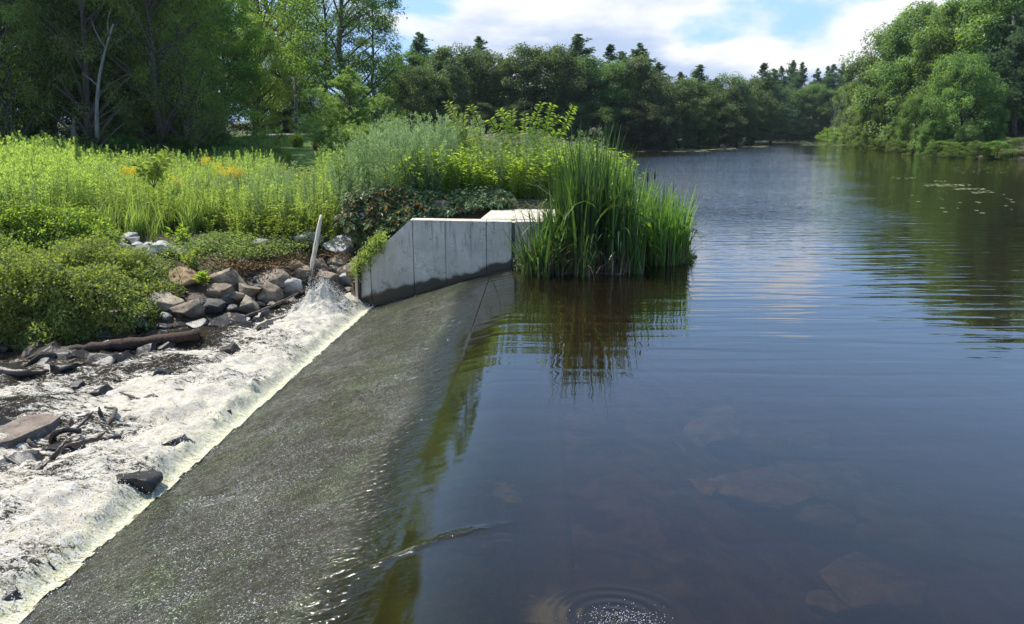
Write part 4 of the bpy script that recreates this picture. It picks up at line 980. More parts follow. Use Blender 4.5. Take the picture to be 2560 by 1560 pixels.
def proto_arrays(kind, k, seed):
    out = []; rng = np.random.default_rng(seed)
    for _ in range(k):
        mb = weed(rng, kind); V = np.concatenate(mb.V); T_ = np.concatenate(mb.T); out.append((V, T_, {a: np.concatenate(b) for a, b in mb.P.items()}))
    return out
def scatter(name, protos, P, scl, mat, label, seed=1, tint_off=None):
    rng = np.random.default_rng(seed); Vs, Ts, Ps, n = [], [], {}, 0
    for i, p in enumerate(P):
        V, T_, F_ = protos[rng.integers(len(protos))]; a = rng.uniform(0, 6.28); c, s_ = math.cos(a), math.sin(a); sc = scl[i]
        lx, ly = rng.normal()*.10, rng.normal()*.10
        x = (V[:, 0]*c-V[:, 1]*s_)*sc+V[:, 2]*sc*lx+p[0]; y = (V[:, 0]*s_+V[:, 1]*c)*sc+V[:, 2]*sc*ly+p[1]; z = V[:, 2]*sc+p[2]
        Vs.append(np.stack([x, y, z], 1)); Ts.append(np.clip(T_+(tint_off[i] if tint_off is not None else rng.normal()*.12), 0, 1))
        for k, f in F_.items(): Ps.setdefault(k, []).append(f+n)
        n += len(V)
    me = make_mesh(name, np.concatenate(Vs), [np.concatenate(v) for v in Ps.values()], mat, np.concatenate(Ts))
    o = link(bpy.data.objects.new(name, me)); return tag(o, label, name.replace('_', ' '), kind='stuff')
def pick(n, x0, x1, y0, y1, cond, seed):
    rng = np.random.default_rng(seed); x = rng.uniform(x0, x1, n); y = rng.uniform(y0, y1, n); m_ = cond(x, y); x, y = x[m_], y[m_]
    return np.stack([x, y, H(x, y)-.03], 1)
PRG = proto_arrays('golden', 10, 1); PRM = proto_arrays('mug', 10, 2); PRL = proto_arrays('leafy', 10, 3); PRS = proto_arrays('grass', 10, 4)
def ufun(x, y): return 1280+F*x/y*1.02
gap = lambda x, y: ((x+8.0)/1.9)**2+((y-16.8)/1.1)**2 < 1
front = lambda x: np.interp(x, [-14,-9.5,-7,-5.2,-4.2,-3.4], [15.3,16.4,16.9,16.9,17.2,17.6])
meadow = lambda x, y: ~((ufun(x, y) > 690) & (ufun(x, y) < 805) & (y > 20)) & (y > front(x)) & ~gap(x, y) & (x < -3.6) & (ufun(x, y) > -150)
clump = lambda x, y, s_: fbm(x*.45, y*.45, 3, s_)
P = pick(5200, -21, -3.6, 15, 31, lambda x, y: meadow(x, y) & (clump(x, y, 200) > .47-.25*(x < -9.5)), 11)
sc = np.interp(ufun(P[:, 0], P[:, 1]), [0,120,240,500,800], [1.18,1.2,.95,.80,.85])*np.random.default_rng(1).uniform(.8, 1.15, len(P))
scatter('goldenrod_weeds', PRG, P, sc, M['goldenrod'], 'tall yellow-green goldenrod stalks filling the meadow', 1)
P = pick(3000, -14, -3.4, 15.6, 28, lambda x, y: meadow(x, y) & (clump(x, y, 210) > .50-.15*(x > -6)), 12)
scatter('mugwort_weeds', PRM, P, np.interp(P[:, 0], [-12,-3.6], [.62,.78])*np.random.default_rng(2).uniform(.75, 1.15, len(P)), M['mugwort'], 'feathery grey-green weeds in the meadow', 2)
P = pick(3400, -16, -3.4, 14.6, 27, lambda x, y: (y > front(x)-.55) & ~gap(x, y) & (x < -3.5), 13)
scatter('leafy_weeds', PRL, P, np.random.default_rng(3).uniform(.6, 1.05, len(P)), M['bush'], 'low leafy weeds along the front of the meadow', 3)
P = pick(2600, -18, 2.6, 16.5, 40, lambda x, y: ((y > front(x)) & (x < -3.4) | (y > 17.3)) & (clump(x, y, 220) > .45) & ~((ufun(x, y) > 690) & (ufun(x, y) < 805) & (y > 22)), 14)
scatter('tall_grass', PRS, P, np.random.default_rng(4).uniform(.8, 1.4, len(P)), M['grass'], 'tall green grass between the weeds', 4)
# short grass on the lawn edge
P = pick(6500, -24, -5, 21, 52, lambda x, y: (ufun(x, y) > 620) & (ufun(x, y) < 860), 15)
scatter('lawn_grass', PRS, P, np.random.default_rng(5).uniform(.10, .28, len(P)), M['grass'], 'short grass blades on the lawn', 5)
# embankment: mugwort on the left, leafy vine heap to the right
P = pick(1500, -4.5, -.9, 17.0, 21.5, lambda x, y: (x < -1.6+.2*(y-17)) & (x > -3.9-.18*(y-17)), 16)
scatter('mugwort_thicket', PRM, P, np.random.default_rng(6).uniform(.45, 1.0, len(P))*(.72+.5*fbm(P[:, 0]*1.3, P[:, 1]*1.3, 3, 66)), M['mugwort'], 'dense feathery grey-green thicket on top of the stone face', 6)
P = pick(420, -1.8, 2.2, 17.1, 20, lambda x, y: x < 3, 17)
scatter('mugwort_fringe', PRM, P, np.random.default_rng(7).uniform(.45, .85, len(P)), M['mugwort'], 'loose feathery weeds behind the concrete slab', 7)
P = pick(1300, -2.4, 2.5, 17.2, 22, lambda x, y: x < 3, 18)
scatter('embankment_weeds', PRL, P, np.random.default_rng(8).uniform(.7, 1.25, len(P)), M['vine_bright'], 'sunlit yellow-green leafy weeds behind the concrete slab', 8)

def mound(name, cx, cy, rx, ry, hz, n, leaf, mat, label, cat, seed, zoff=None, wl=.5, twigs=30, rough=.35, group=None, stuff=False):
    rng = np.random.default_rng(seed); g = h1(cx, cy) if zoff is None else zoff
    o = thing(name, label, cat, (cx, cy, g), 0, group)
    th = rng.uniform(0, 6.28, n); ph = np.arccos(rng.uniform(0, 1, n)); v = np.stack([np.sin(ph)*np.cos(th), np.sin(ph)*np.sin(th), np.cos(ph)], 1)
    lump = 1+rough*(fbm(v[:, 0]*2.6+seed, v[:, 1]*2.6+v[:, 2]*2, 4, seed)-.5)*2
    r = rng.uniform(.45, 1, n)**.4*lump; P = v*r[:, None]*[rx, ry, hz]
    D_ = unit(v*.5+sphere_rand(rng, n)); Nn = unit(np.array([0, 0, 1.])+sphere_rand(rng, n)*.6+v*.3)
    tn = np.clip(.15+.55*fbm(v[:, 0]*9, v[:, 1]*9+v[:, 2]*7, 3, seed+9)+.18*rng.normal(size=n), 0, 1)
    L_ = leaf*rng.uniform(.6, 1.3, n); lb = MB(); lb.leaves(P, D_, Nn, L_, L_*wl, tn, .12)
    wb = MB()
    for i in range(twigs):
        j = rng.integers(n); wb.tube(limb(np.array([rng.normal()*.1*rx, rng.normal()*.1*ry, 0]), P[j]*.97, 5, rng, .08), [.012,.01,.008,.006,.003], 4)
    for i in range(int(n/260)):
        j = rng.integers(n); p0 = P[j]*.95; L2 = rng.uniform(.10, .32)*min(1, hz); e = unit(v[j]*.7+np.array([0, 0, .9])+rng.normal(size=3)*.3)*L2
        wb.tube([p0, p0+e*.5, p0+e], [.004,.003,.0015], 3); m_ = 14; q_ = rng.uniform(.1, 1.05, m_)[:, None]
        lb.leaves(p0+e*q_, unit(sphere_rand(rng, m_)+unit(e)*.5), sphere_rand(rng, m_), leaf*1.1, leaf*wl, rng.uniform(.5, 1, m_), .1)
    lb.obj('foliage', mat, o); wb.obj('stems', M['stem'], o); return o
# the round bush at the left by the stream
mound('bush', -8.1, 13.8, 2.05, 1.9, 1.6, 62000, .07, M['bush'], 'big rounded yellow-green bush at the left edge of the stream', 'bush', 41, -1.0, .55, 60, .55)
mound('bush', -9.9, 14.4, 1.5, 1.6, 1.45, 28000, .065, M['bush'], 'bushy mound cut by the left edge behind the big rounded bush', 'bush', 42, -1.0, .55, 40, .3)
mound('bush', -10.2, 16.2, 1.9, .9, .8, 14000, .065, M['leaf_mid'], 'dark leafy brambles between the rounded bush and the goldenrod', 'bush', 44, None, .6, 30, .4)
# leafy heaps on the embankment
mound('vine_heap', -.9, 19.6, 1.0, .9, 1.35, 9000, .085, M['vine_bright'], 'bright yellow vine heap right of the feathery thicket', 'vine', 45, 1.0, .7, 30, .5)
mound('vine_heap', .35, 19.8, 1.0, .9, 1.15, 9000, .085, M['vine_bright'], 'leafy vine heap in the middle of the embankment', 'vine', 46, 1.0, .7, 30, .5)
mound('vine_heap', 1.5, 19.2, .95, .9, 1.0, 8000, .08, M['vine_bright'], 'leafy vine heap just left of the cattails', 'vine', 47, 1.0, .65, 30, .5)
mound('vine_heap', 1.75, 17.0, .75, .7, 1.0, 9000, .06, M['vine_bright'], 'pale yellow-green vine curtain directly behind the left of the cattails', 'vine', 48, .45, .5, 30, .4)
mound('bush', 2.5, 17.6, .6, .7, .75, 5000, .05, M['bush'], 'low green bush behind the right-hand cattails', 'bush', 49, 0, .5, 20, .4)
# small bush on the island's water side, roots and ground creepers on the riprap
def patch(name, pts, n, leaf, mat, label, cat, seed, hgt=.14, wl=.55, parts=None, spread=.28, kind=None):
    """leaf mat following the ground along a polyline of (x,y,z)"""
    rng = np.random.default_rng(seed); pts = np.array(pts, float); o = thing(name, label, cat, tuple(pts[0])) if kind is None else None
    i = rng.integers(len(pts)-1, size=n); t = rng.uniform(size=n)[:, None]; P = pts[i]*(1-t)+pts[i+1]*t
    P = P+rng.normal(size=(n, 3))*[spread, spread, .02]; P[:, 2] += rng.uniform(0, 1, n)**1.5*hgt*(.4+1.2*fbm(P[:, 0]*3, P[:, 1]*3, 3, seed))
    D_ = sphere_rand(rng, n)*[1, 1, .4]; L_ = leaf*rng.uniform(.6, 1.3, n); lb = MB()
    lb.leaves(P-pts[0], D_, unit(np.array([0, -.3, 1.])+sphere_rand(rng, n)*.5), L_, L_*wl, np.clip(rng.normal(size=n)*.25+.45, 0, 1), .1)
    lb.obj('foliage', mat, o); sb = MB()
    for k in range(12):
        a, b_ = P[rng.integers(n)]-pts[0], P[rng.integers(n)]-pts[0]
        if np.linalg.norm(a-b_) < 1.2: sb.tube(limb(a, b_, 5, rng, .1), [.006]*5, 3)
    if sb.V: sb.obj('stems', M['stem'], o)
    return o
def gp(u, v, dz=0.02): x, y, g, t_ = on_ground(u, v); return (x, y, g+dz)
patch('ground_creeper', [gp(430,645), gp(500,625), gp(560,612), gp(620,625)], 4800, .06, M['bush'], 'low green creeper over the bank above the drain pipe', 'creeper', 61, .22)
patch('ground_creeper', [gp(575,640), gp(620,640), gp(690,630), gp(720,612)], 4500, .055, M['bush'], 'low creeper between the grey rock and the weathered board', 'creeper', 62, .2)
patch('ground_creeper', [gp(540,660), gp(600,670), gp(680,665), gp(735,650)], 2200, .05, M['creeper_red'], 'reddish dry creeper above the large slanted rock', 'creeper', 63, .12)
patch('ground_creeper', [gp(800,640), gp(850,640), gp(880,655)], 1000, .05, M['creeper_red'], 'reddish creeper beside the mossy tan rock', 'creeper', 64, .1, spread=.18)
patch('ground_creeper', [gp(340,670), gp(375,690), gp(395,725)], 2500, .05, M['bush'], 'green creeper hanging down to the tan mossy rock', 'creeper', 65, .25)
for (u, v, hh, lab) in ((484,668,.55,'bright green leafy weed standing right above the drain pipe'), (458,600,.5,'upright bright weed above the dark grey rock'), (505,700,.35,'small bright weed beside the drain pipe mouth')):
    x, y, g = gp(u, v+20); o = thing('leafy_weed', lab, 'weed', (x, y, g)); rng = np.random.default_rng(int(u)); mb = MB(); st_ = MB()
    for k in range(9):
        e = np.array([rng.normal()*.10, rng.normal()*.08, hh*rng.uniform(.5, 1)]); st_.tube([np.zeros(3), e*.5, e], [.006,.005,.003], 4)
        n_ = 20; tt = rng.uniform(.2, 1, n_); az = rng.uniform(0, 6.28, n_)
        mb.leaves(e*tt[:, None], np.stack([np.cos(az), np.sin(az), .6+0*az], 1), np.tile([0, 0, 1.], (n_, 1)), .13, .028, np.clip(.6+.2*rng.normal(size=n_), 0, 1), .1)
    mb.obj('leaves', M['vine_bright'], o); st_.obj('stem', M['stem'], o)
# creeper over the stone face
def face_vine(name, u0, u1, v0, v1, Y, n, leaf, mat, label, seed, red=0, depth=.35, topf=None):
    rng = np.random.default_rng(seed); u = rng.uniform(u0, u1, n); v = rng.uniform(0, 1, n)
    vt = v0+(44*fbm(u*.025, u*0, 3, seed)-22)+rng.normal(size=n)*5; u = u+rng.normal(size=n)*10; vb = v1 if topf is None else topf(u)
    vv = vt+(vb-vt)*v; yy = Y+rng.uniform(-depth, depth, n)*.5+(1-v)*.55-.12*fbm(u*.05, vv*.05, 3, seed)*3
    P = np.array([at_y(a, b_, c) for a, b_, c in zip(u, vv, yy)]); o = thing(name, label, 'creeper', tuple(P.mean(0)))
    c0 = P.mean(0); L_ = leaf*rng.uniform(.6, 1.3, n)
    D_ = unit(sphere_rand(rng, n)*[1, .5, .7]+np.array([0, -.3, -.5])); Nn = unit(np.array([0, -.6, .8])+sphere_rand(rng, n)*.5)
    mb = MB(); mb.leaves(P-c0, D_, Nn, L_, L_*.5, np.clip(rng.normal(size=n)*.25+.4, 0, 1), .1); mb.obj('leaves', mat, o)
    if red:
        k = rng.integers(n, size=red); rb = MB(); rb.leaves(P[k]-c0+[0, -.05, 0], D_[k], Nn[k], L_[k], L_[k]*.55, rng.uniform(size=red), .1); rb.obj('red_leaves', M['creeper_red'], o)
    wb = MB()
    for i in range(14):
        a = P[rng.integers(n)]-c0; wb.tube(limb(a, a+np.array([rng.normal()*.2, -.02, -.35]), 5, rng, .08), [.007]*5, 3)
    wb.obj('stems', M['bark'], o); return o
face_vine('creeper', 868, 1030, 478, 600, 16.75, 8500, .12, M['creeper'], 'dark creeper with reddish leaves draping the left half of the stone face', 71, 800, topf=lambda u: np.interp(u, [868,900,960,1030], [560,608,585,545]))
face_vine('creeper', 1020, 1260, 478, 540, 16.85, 7000, .12, M['creeper'], 'dark glossy creeper hanging above the wall top beside the slab', 72, 250, topf=lambda u: np.interp(u, [1020,1100,1200,1260], [545,540,515,505]))
# vine on the sloping wall end
rng = np.random.default_rng(73); n_ = 1500; tt = rng.uniform(0, 1, n_)
a_, b_ = np.array(at_y(895,665,14.95)), np.array(at_y(962,590,14.9)); P = a_+(b_-a_)*tt[:, None]+rng.normal(size=(n_, 3))*[.07, .10, .06]+[-.05, 0, .03]
P[:, 2] -= rng.exponential(.10, n_)*(1-tt*.6)
o = thing('wall_vine', 'bright green leafy vine spilling over the sloping end of the wall', 'vine', tuple(a_)); mb = MB()
mb.leaves(P-a_, unit(sphere_rand(rng, n_)+[0, -.4, -.3]), unit(np.array([0, -.4, .9])+sphere_rand(rng, n_)*.4), .075*rng.uniform(.7, 1.3, n_), .032, rng.uniform(.3, 1, n_), .1); mb.obj('leaves', M['vine_bright'], o)
mb = MB(); mb.tube(limb(np.zeros(3), b_-a_, 8, rng, .03), [.01]*8, 4); mb.obj('stem', M['stem'], o)

# compound-leaf shoots
def shoots(name, base_p, tips, label, seed, leaf=.11, mat='vine_bright', pair=11, cat='sapling'):
    rng = np.random.default_rng(seed); b0 = np.array(base_p); o = thing(name, label, cat, tuple(b0)); mb = MB(); sb = MB()
    for tp_ in tips:
        e = np.array(tp_)-b0; ln = limb(np.zeros(3), e, 9, rng, .06); sb.tube(ln, np.linspace(.011, .003, 9), 5)
        k = int(pair*np.linalg.norm(e)/.9)+6; t = np.linspace(.3, 1, k); P = np.stack([np.interp(t, np.linspace(0, 1, 9), ln[:, j]) for j in range(3)], 1)
        side = unit(np.cross(e, [0, 1., .3]))
        for sg in (-1, 1):
            D_ = side*sg+unit(e)*.45+rng.normal(size=(k, 3))*.22; mb.leaves(P, D_, np.array([0, -.4, 1.])+rng.normal(size=(k, 3))*.35, leaf*rng.uniform(.7, 1.2, k), leaf*.42, rng.uniform(.5, 1, k), .18)
    mb.obj('leaves', M[mat], o); sb.obj('stem', M['stem'], o); return o
Y_ = 18.6
shoots('sapling', at_y(1195,420,Y_), [at_y(1118,258,Y_), at_y(1160,285,Y_), at_y(1176,268,Y_), at_y(1130,300,Y_)], 'young sapling with feather-like leaves left of the middle of the embankment', 81, .15)
shoots('sapling', at_y(1290,420,Y_), [at_y(1250,278,Y_), at_y(1280,280,Y_), at_y(1225,300,Y_), at_y(1262,310,Y_), at_y(1300,330,Y_)], 'leafy sapling with drooping shoot tips in the middle of the embankment', 82, .16)
shoots('sapling', at_y(1320,430,Y_), [at_y(1354,258,Y_), at_y(1380,262,Y_), at_y(1433,266,Y_), at_y(1400,290,Y_), at_y(1312,288,Y_), at_y(1345,300,Y_), at_y(1390,330,Y_), at_y(1370,350,Y_), at_y(1330,330,Y_)], 'arching sapling with paired bright leaves reaching over towards the pond', 83, .15)
shoots('sapling', at_y(385,470,19.2), [at_y(340,402,19), at_y(372,396,19), at_y(425,378,19), at_y(412,392,19.1), at_y(395,420,19), at_y(350,425,19)], 'bright yellow-green sapling rising above the left meadow', 84, .21)
shoots('sapling', at_y(850,470,18.0), [at_y(830,385,18), at_y(860,378,18), at_y(845,400,17.8), at_y(870,410,18)], 'pale leafy sapling at the left side of the feathery thicket', 85, .12)
# goldenrod blooms
for i, (u, v, wdt, lab) in enumerate([(320,428,34,'orange-yellow flower head left of the bright sapling'),(335,425,22,'small orange flower head touching the bright sapling'),(515,398,16,'lone tall yellow flower spike in the middle meadow'),(560,425,44,'broad yellow flower heads in the middle meadow'),(600,432,36,'yellow flower heads right of the broad ones'),(440,462,44,'yellow blooms low behind the bright sapling')]):
    Yf = 20.0; c = np.array(at_y(u, v, Yf)); rng = np.random.default_rng(90+i); g = h1(c[0], Yf); o = thing('goldenrod_flower', lab, 'flower', (c[0], Yf, g), 0, 'goldenrod blooms in the meadow')
    mb = MB(); sb = MB(); W_ = wdt*Yf/F
    for k in range(max(2, int(wdt/7))):
        e = np.array([rng.uniform(-.5, .5)*W_, rng.normal()*.15, c[2]-g+rng.normal()*.04]); sb.tube([e*[.3,.3,0], e*.5, e], [.006,.005,.003], 4)
        n_ = 110; P = e+rng.normal(size=(n_, 3))*[.06,.06,.055]; mb.leaves(P, sphere_rand(rng, n_)+[0,0,.4], sphere_rand(rng, n_), .035, .018, rng.uniform(0, 1, n_), 0)
    mb.obj('bloom', M['flower'], o); sb.obj('stem', M['stem'], o)
# goldenrod plants standing out as individuals
rs = random.Random(5)
GL = [(35,372,'goldenrod stalk with a bushy tip nearest the left edge'),(85,385,'goldenrod stalk second from the left on the skyline'),(132,372,'tallest goldenrod stalk of the left meadow'),(75,392,'shorter goldenrod stalk between the first and the tallest'),(172,398,'goldenrod stalk just right of the tallest one'),(270,395,'lone goldenrod stalk between the left cluster and the bright sapling'),(130,520,'isolated goldenrod stalk with rows of pale leaves in front of the left cluster'),(615,372,'goldenrod stalk left of the lawn shrub'),(600,385,'goldenrod stalk beside the one left of the lawn shrub')]
for u, v, lab in GL:
    Yg = 18.0 if v < 500 else 16.2; c = at_y(u, v, Yg); g = h1(c[0], Yg); rng = np.random.default_rng(int(u)+300); mb = weed(rng, 'golden')
    hh = max(v_[2] for v_ in np.concatenate(mb.V)); s_ = (c[2]-g)/hh
    o = thing('goldenrod_plant', lab, 'plant', (c[0], Yg, g), 0, 'goldenrod stalks standing above the meadow', (1.1, 1.1, s_))
    mb.obj('foliage', M['goldenrod'], o)

# round ornamental grass and small plants on the lawn
def tuft_plant(u, v, Y, wd_, hh, mat, lab, n, seed, name='ornamental_grass'):
    c = at_y(u, v, Y); g = h1(c[0], Y); rng = np.random.default_rng(seed); o = thing(name, lab, 'plant', (c[0], Y, g)); mb = MB(); az = rng.uniform(0, 6.28, n)
    mb.blades(rng.normal(size=(n, 3))*[wd_*.12, wd_*.12, 0], az, rng.uniform(.02, .45, n), hh*rng.uniform(.7, 1.1, n), .035, rng.uniform(.1, .8, n), rng.uniform(.2, .9, n), 5); mb.obj('blades', mat, o)
    sb = MB(); sb.tube([(0,0,0),(0,0,hh*.4)], [wd_*.12, .03], 6); sb.obj('stem', M['stem'], o)
tuft_plant(743, 350, 50, .9, 1.05, M['leaf_mid'], 'round clipped clump of ornamental grass on the lawn', 900, 1)
tuft_plant(790, 352, 48, .35, .75, M['creeper_red'], 'small reddish brown plant on the lawn right of the round grass clump', 120, 2)

# ================================================================== CATTAILS
def cattails(label, centers, nb, hh, mats, seed, heads, deadn, lean=.075, name='cattail_clump', w_=.031):
    rng = np.random.default_rng(seed); C_ = np.array(centers, float); o = thing(name, label, 'cattails', (C_[:, 0].mean(), C_[:, 1].mean(), 0)); c0 = np.array(o.location)
    mb = MB(); n_ = nb; i = rng.integers(len(C_), size=n_); P = np.stack([C_[i, 0], C_[i, 1], -.06+0*i], 1)+rng.normal(size=(n_, 3))*[.045, .045, 0]-c0
    az = rng.uniform(0, 6.28, n_); hgt = C_[i, 2]*rng.uniform(.5, 1.06, n_)
    bend = np.where(rng.uniform(size=n_) < .20, rng.uniform(.7, 2.4, n_), rng.uniform(.0, .35, n_))
    mb.blades(P, az, np.abs(rng.normal(size=n_))*lean+.01, hgt*hh*1.1, w_*rng.uniform(.8, 1.4, n_), bend, np.clip(rng.normal(size=n_)*.40+.42, 0, 1), 9); mb.obj('leaves', mats, o)
    dm = MB(); j = rng.integers(len(C_), size=deadn); P = np.stack([C_[j, 0], C_[j, 1], -.03+0*j], 1)+rng.normal(size=(deadn, 3))*[.10, .10, 0]-c0
    dm.blades(P, rng.uniform(0, 6.28, deadn), rng.uniform(.02, .9, deadn)**1.6, rng.uniform(.3, 1.25, deadn)*hh*.85, .011, rng.uniform(.2, 1.8, deadn), rng.uniform(0, 1, deadn), 6); dm.obj('dead_leaves', M['dead_blade'], o)
    for (x, y, z) in heads:
        sb = MB(); p = np.array([x, y, 0])-c0; sb.tube([p, p+[0.02, 0, z]], [.006, .005], 5); q_ = MB()
        q_.tube([p+[.02,0,z-.02], p+[.02,0,z], p+[.02,0,z+.14], p+[.021,0,z+.16]], [.006,.014,.014,.005], 8); h_ = q_.obj('seed_head', M['seed_head'], o, True)
        q2 = sb.obj('stalk', M['stem'], h_); 
    return o
rng = np.random.default_rng(301)
def clump_centers(n, cx, cy, rx, ry, hfun):
    out = []
    while len(out) < n:
        x, y = rng.uniform(-1, 1, 2)
        if x*x+y*y < 1: X_, Y2 = cx+x*rx, cy+y*ry; out.append((X_, Y2, hfun(X_, Y2)*rng.uniform(.93, 1.05)))
    return out
cattails('tall dark green cattail clump standing in the water at the end of the wall', clump_centers(85, 1.42, 14.2, .85, .62, lambda x, y: np.interp(x, [.5,.8,1.1,1.5,1.9,2.4], [1.1,1.8,2.4,2.7,2.15,1.75])), 780, 1.0, M['cattail'], 1,
    [at_y(1617,435,14.6)[:2]+(1.62,), at_y(1480,400,14.3)[:2]+(1.95,), at_y(1500,370,14.2)[:2]+(2.0,)], 900)
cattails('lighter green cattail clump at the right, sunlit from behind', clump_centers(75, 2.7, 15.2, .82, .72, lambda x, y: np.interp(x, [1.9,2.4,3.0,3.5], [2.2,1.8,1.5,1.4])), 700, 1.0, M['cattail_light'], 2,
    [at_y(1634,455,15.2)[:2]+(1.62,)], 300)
cattails('sparse cattails leaning left across the wall', clump_centers(9, .45, 13.75, .38, .25, lambda x, y: 1.45), 120, 1.0, M['cattail'], 3, [], 60, .42)
cattails('short cattail fans at the front foot of the tall clump', [(.30,13.55,.9),(.62,13.45,1.0),(1.25,13.45,1.0),(1.3,13.5,.8),(2.15,13.75,1.3),(2.2,13.9,1.4),(.85,13.6,1.2),(2.3,13.8,1.0)], 150, 1.0, M['cattail'], 4, [], 60, .22, w_=.017)
mound('bush', 3.05, 15.2, .6, .5, .5, 4500, .05, M['vine_bright'], 'small bright weed patch at the foot of the lighter cattails', 'bush', 50, 0, .5, 12, .4)
mound('bush', .42, 14.25, .35, .25, .38, 1500, .06, M['creeper'], 'dark leafy plants between the wall and the cattails', 'bush', 51, 0, .5, 12, .4)
# mud mat holding the roots
mb = MB(); th = np.linspace(0, 2*math.pi, 60, endpoint=False); rr_ = 1+.15*np.sin(th*5)+.1*np.sin(th*11+1)
for (cx, cy, rx, ry, nm) in ((1.45,14.25,.98,.68,0), (2.95,15.5,.85,.75,0)):
    top = np.stack([cx+np.cos(th)*rx*rr_*.9, cy+np.sin(th)*ry*rr_*.9, .035+0*th], 1); bot = np.stack([cx+np.cos(th)*rx*rr_*1.03, cy+np.sin(th)*ry*rr_*1.03, -.25+0*th], 1)
    mb.add(np.r_[top, bot], [[i, i+60, (i+1) % 60+60, (i+1) % 60] for i in range(60)]); mb.P.setdefault(60, []).append((np.arange(60)+mb.n-120)[None])
tag(mb.obj('mud_bank', M['mud']), 'mud and root mat under the cattails', kind='structure')
# dry twig sticking out of the water beside the cattails
o = thing('dry_weed', 'thin dry brown weed stalk standing in the water right of the cattails', 'weed', at_z(1722,608,0)); rng = np.random.default_rng(8)
mb = MB(); mb.tube(limb(np.zeros(3), np.array([.10,0,.95]), 8, rng, .03), np.linspace(.007,.002,8), 5); mb.obj('stem', M['bark'], o)
for k in range(7):
    z0 = rng.uniform(.05, .7); mb = MB(); mb.tube(limb(np.array([.1*z0,0,z0]), np.array([.1*z0+rng.uniform(-.3,.35), rng.normal()*.05, z0+rng.uniform(.02,.25)]), 5, rng, .1), np.linspace(.004,.0015,5), 4); mb.obj('twig', M['bark'], o)
mb = MB(); n_ = 14; mb.leaves(np.tile([.12,0,.28], (n_, 1))+rng.normal(size=(n_, 3))*.025, sphere_rand(rng, n_), sphere_rand(rng, n_), .06, .04, .1, 0); mb.obj('withered_leaf', M['seed_head'], o)

# brush pile of dry branches on the far side of the embankment
o = thing('brush_pile', 'heap of dry reddish brown branches behind the arching sapling', 'brush pile', (at_y(1400,370,38)[0], 38, .3)); rng = np.random.default_rng(12); mb = MB()
for k in range(170):
    p = np.array([rng.uniform(-1.5, 1.9), rng.normal()*.3, rng.uniform(0, .95)*1.0]); e = p+np.array([rng.normal()*.55, rng.normal()*.3, rng.normal()*.15]); mb.tube(limb(p, e, 4, rng, .12), [.02,.016,.012,.006], 4)
mb.obj('twigs', bark_mat('dry_twig', (.10,.06,.05), (.30,.20,.17)), o)

# floating pads and specks on the pond
def pads(name, spec, label, seed, r0=(.04,.12)):
    rng = np.random.default_rng(seed); mb = MB()
    for (u, v, du, dv, n_) in spec:
        for k in range(n_):
            p = at_z(u+rng.uniform(-1, 1)*du, v+rng.uniform(-1, 1)*dv, .006); r_ = rng.uniform(*r0); th = np.arange(7)*2*math.pi/7
            if pond_sd(np.array([p[0]]), np.array([p[1]]))[0] > -.3: continue
            mb.add(np.stack([p[0]+np.cos(th)*r_*1.2, p[1]+np.sin(th)*r_, .006+rng.uniform(0, .004)+0*th], 1), [list(range(7))], rng.uniform())
    o = mb.obj(name, M['pad']); return tag(o, label, 'floating plants', kind='stuff')
pads('floating_weed', [(2370,463,60,3,80),(2420,472,40,2,40),(2350,453,20,1,10),(2260,445,30,2,14),(2460,480,30,3,20),(2200,410,200,12,40),(2450,425,90,8,36),(2400,500,150,40,26)], 'scattered floating leaves drifting on the right of the pond', 1, (.03,.08))
pads('duckweed_mat', [(1750,366,170,2,160),(1900,354,120,2,160),(2000,357,70,2,140),(1680,376,90,3,90),(2060,362,60,2,60),(1760,372,90,2,60)], 'thin mat of floating weed along the far shore', 2, (.12,.42))
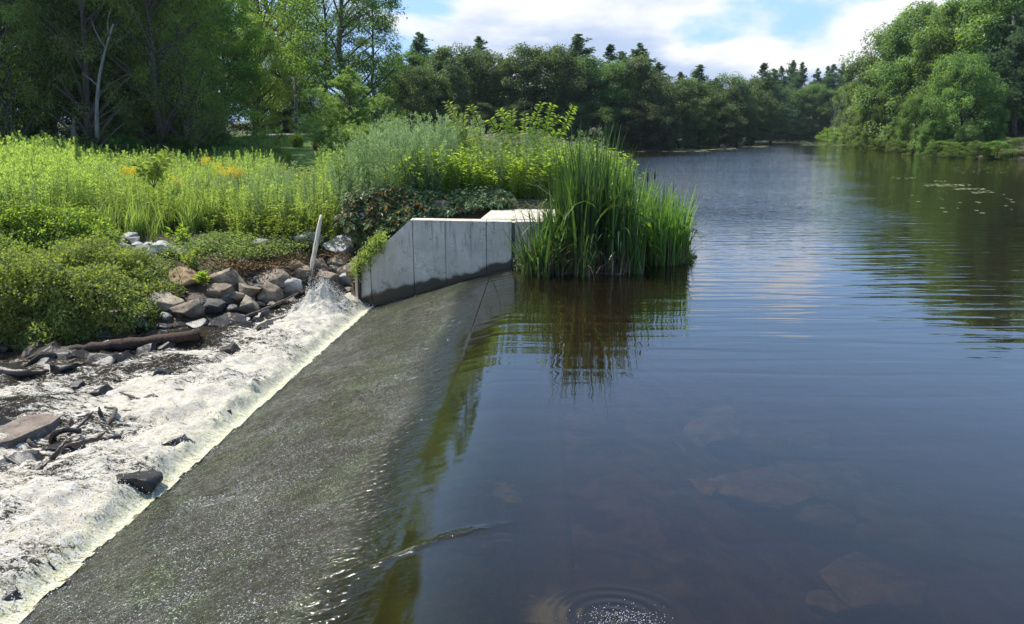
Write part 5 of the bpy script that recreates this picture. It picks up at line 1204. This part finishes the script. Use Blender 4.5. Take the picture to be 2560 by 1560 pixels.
# small gurgle in the water at the bottom of the picture
o = thing('water_gurgle', 'small bubbling gurgle of water near the bottom edge of the pond', 'water gurgle', at_z(1540,1545,0)); rng = np.random.default_rng(4)
n_ = 64; th = np.linspace(0, 2*math.pi, n_, endpoint=False); rs_ = np.linspace(.01, .42, 60); V = []
for r_ in rs_:
    for t_ in th: V.append((math.cos(t_)*r_, math.sin(t_)*r_*.8, .002+(.0011*math.cos(r_*70+math.sin(t_*2)*.8)*(.5+.5*math.cos(t_-.9))+.008*vn(math.cos(t_)*r_*30+5, math.sin(t_)*r_*30, 3)*math.exp(-r_*14))*(1-(r_/.42)**3)))
Fq = np.array([[(i+1)*n_+j, (i+1)*n_+(j+1) % n_, i*n_+(j+1) % n_, i*n_+j] for i in range(59) for j in range(n_)])
rp = part('ripple', make_mesh('ripple', V, [Fq], M['water'], None, True, {'murk': np.full(len(V), .8), 'flow': np.zeros(len(V))}), o)
C = rng.normal(size=(420, 3))*[.11, .05, .005]+[.03, -.02, .008]; C[:, 2] = np.abs(C[:, 2]); sz = rng.uniform(.001, .003, 420); V = (C[:, None]+octa[None]*sz[:, None, None]).reshape(-1, 3)
f_ = link(bpy.data.objects.new('bubbles', make_mesh('bubbles', V, [(of[None]+(np.arange(420)*6)[:, None, None]).reshape(-1, 3)], M['droplet']))); f_.parent = o; f_['kind'] = 'stuff'

# ------------------------------------------------------------------ summer haze
m, N, out = new_mat('haze'); pv = N.n('ShaderNodeVolumePrincipled'); pv.inputs['Color'].default_value = (.80, .88, 1, 1)
pv.inputs['Density'].default_value = HAZE; pv.inputs['Anisotropy'].default_value = .35; N.set(out.inputs['Volume'], pv)
mb = MB(); x0, x1, y0, y1, z0, z1 = -720, 920, -80, 1650, -4, 38
A = [(x0,y0),(x1,y0),(x1,y1),(x0,y1)]
mb.add([(x, y, z0) for x, y in A]+[(x, y, z1) for x, y in A], [[0,1,5,4],[1,2,6,5],[2,3,7,6],[3,0,4,7],[4,5,6,7],[3,2,1,0]])
tag(mb.obj('haze', m), 'thin pale summer haze over the pond', 'haze', kind='stuff')
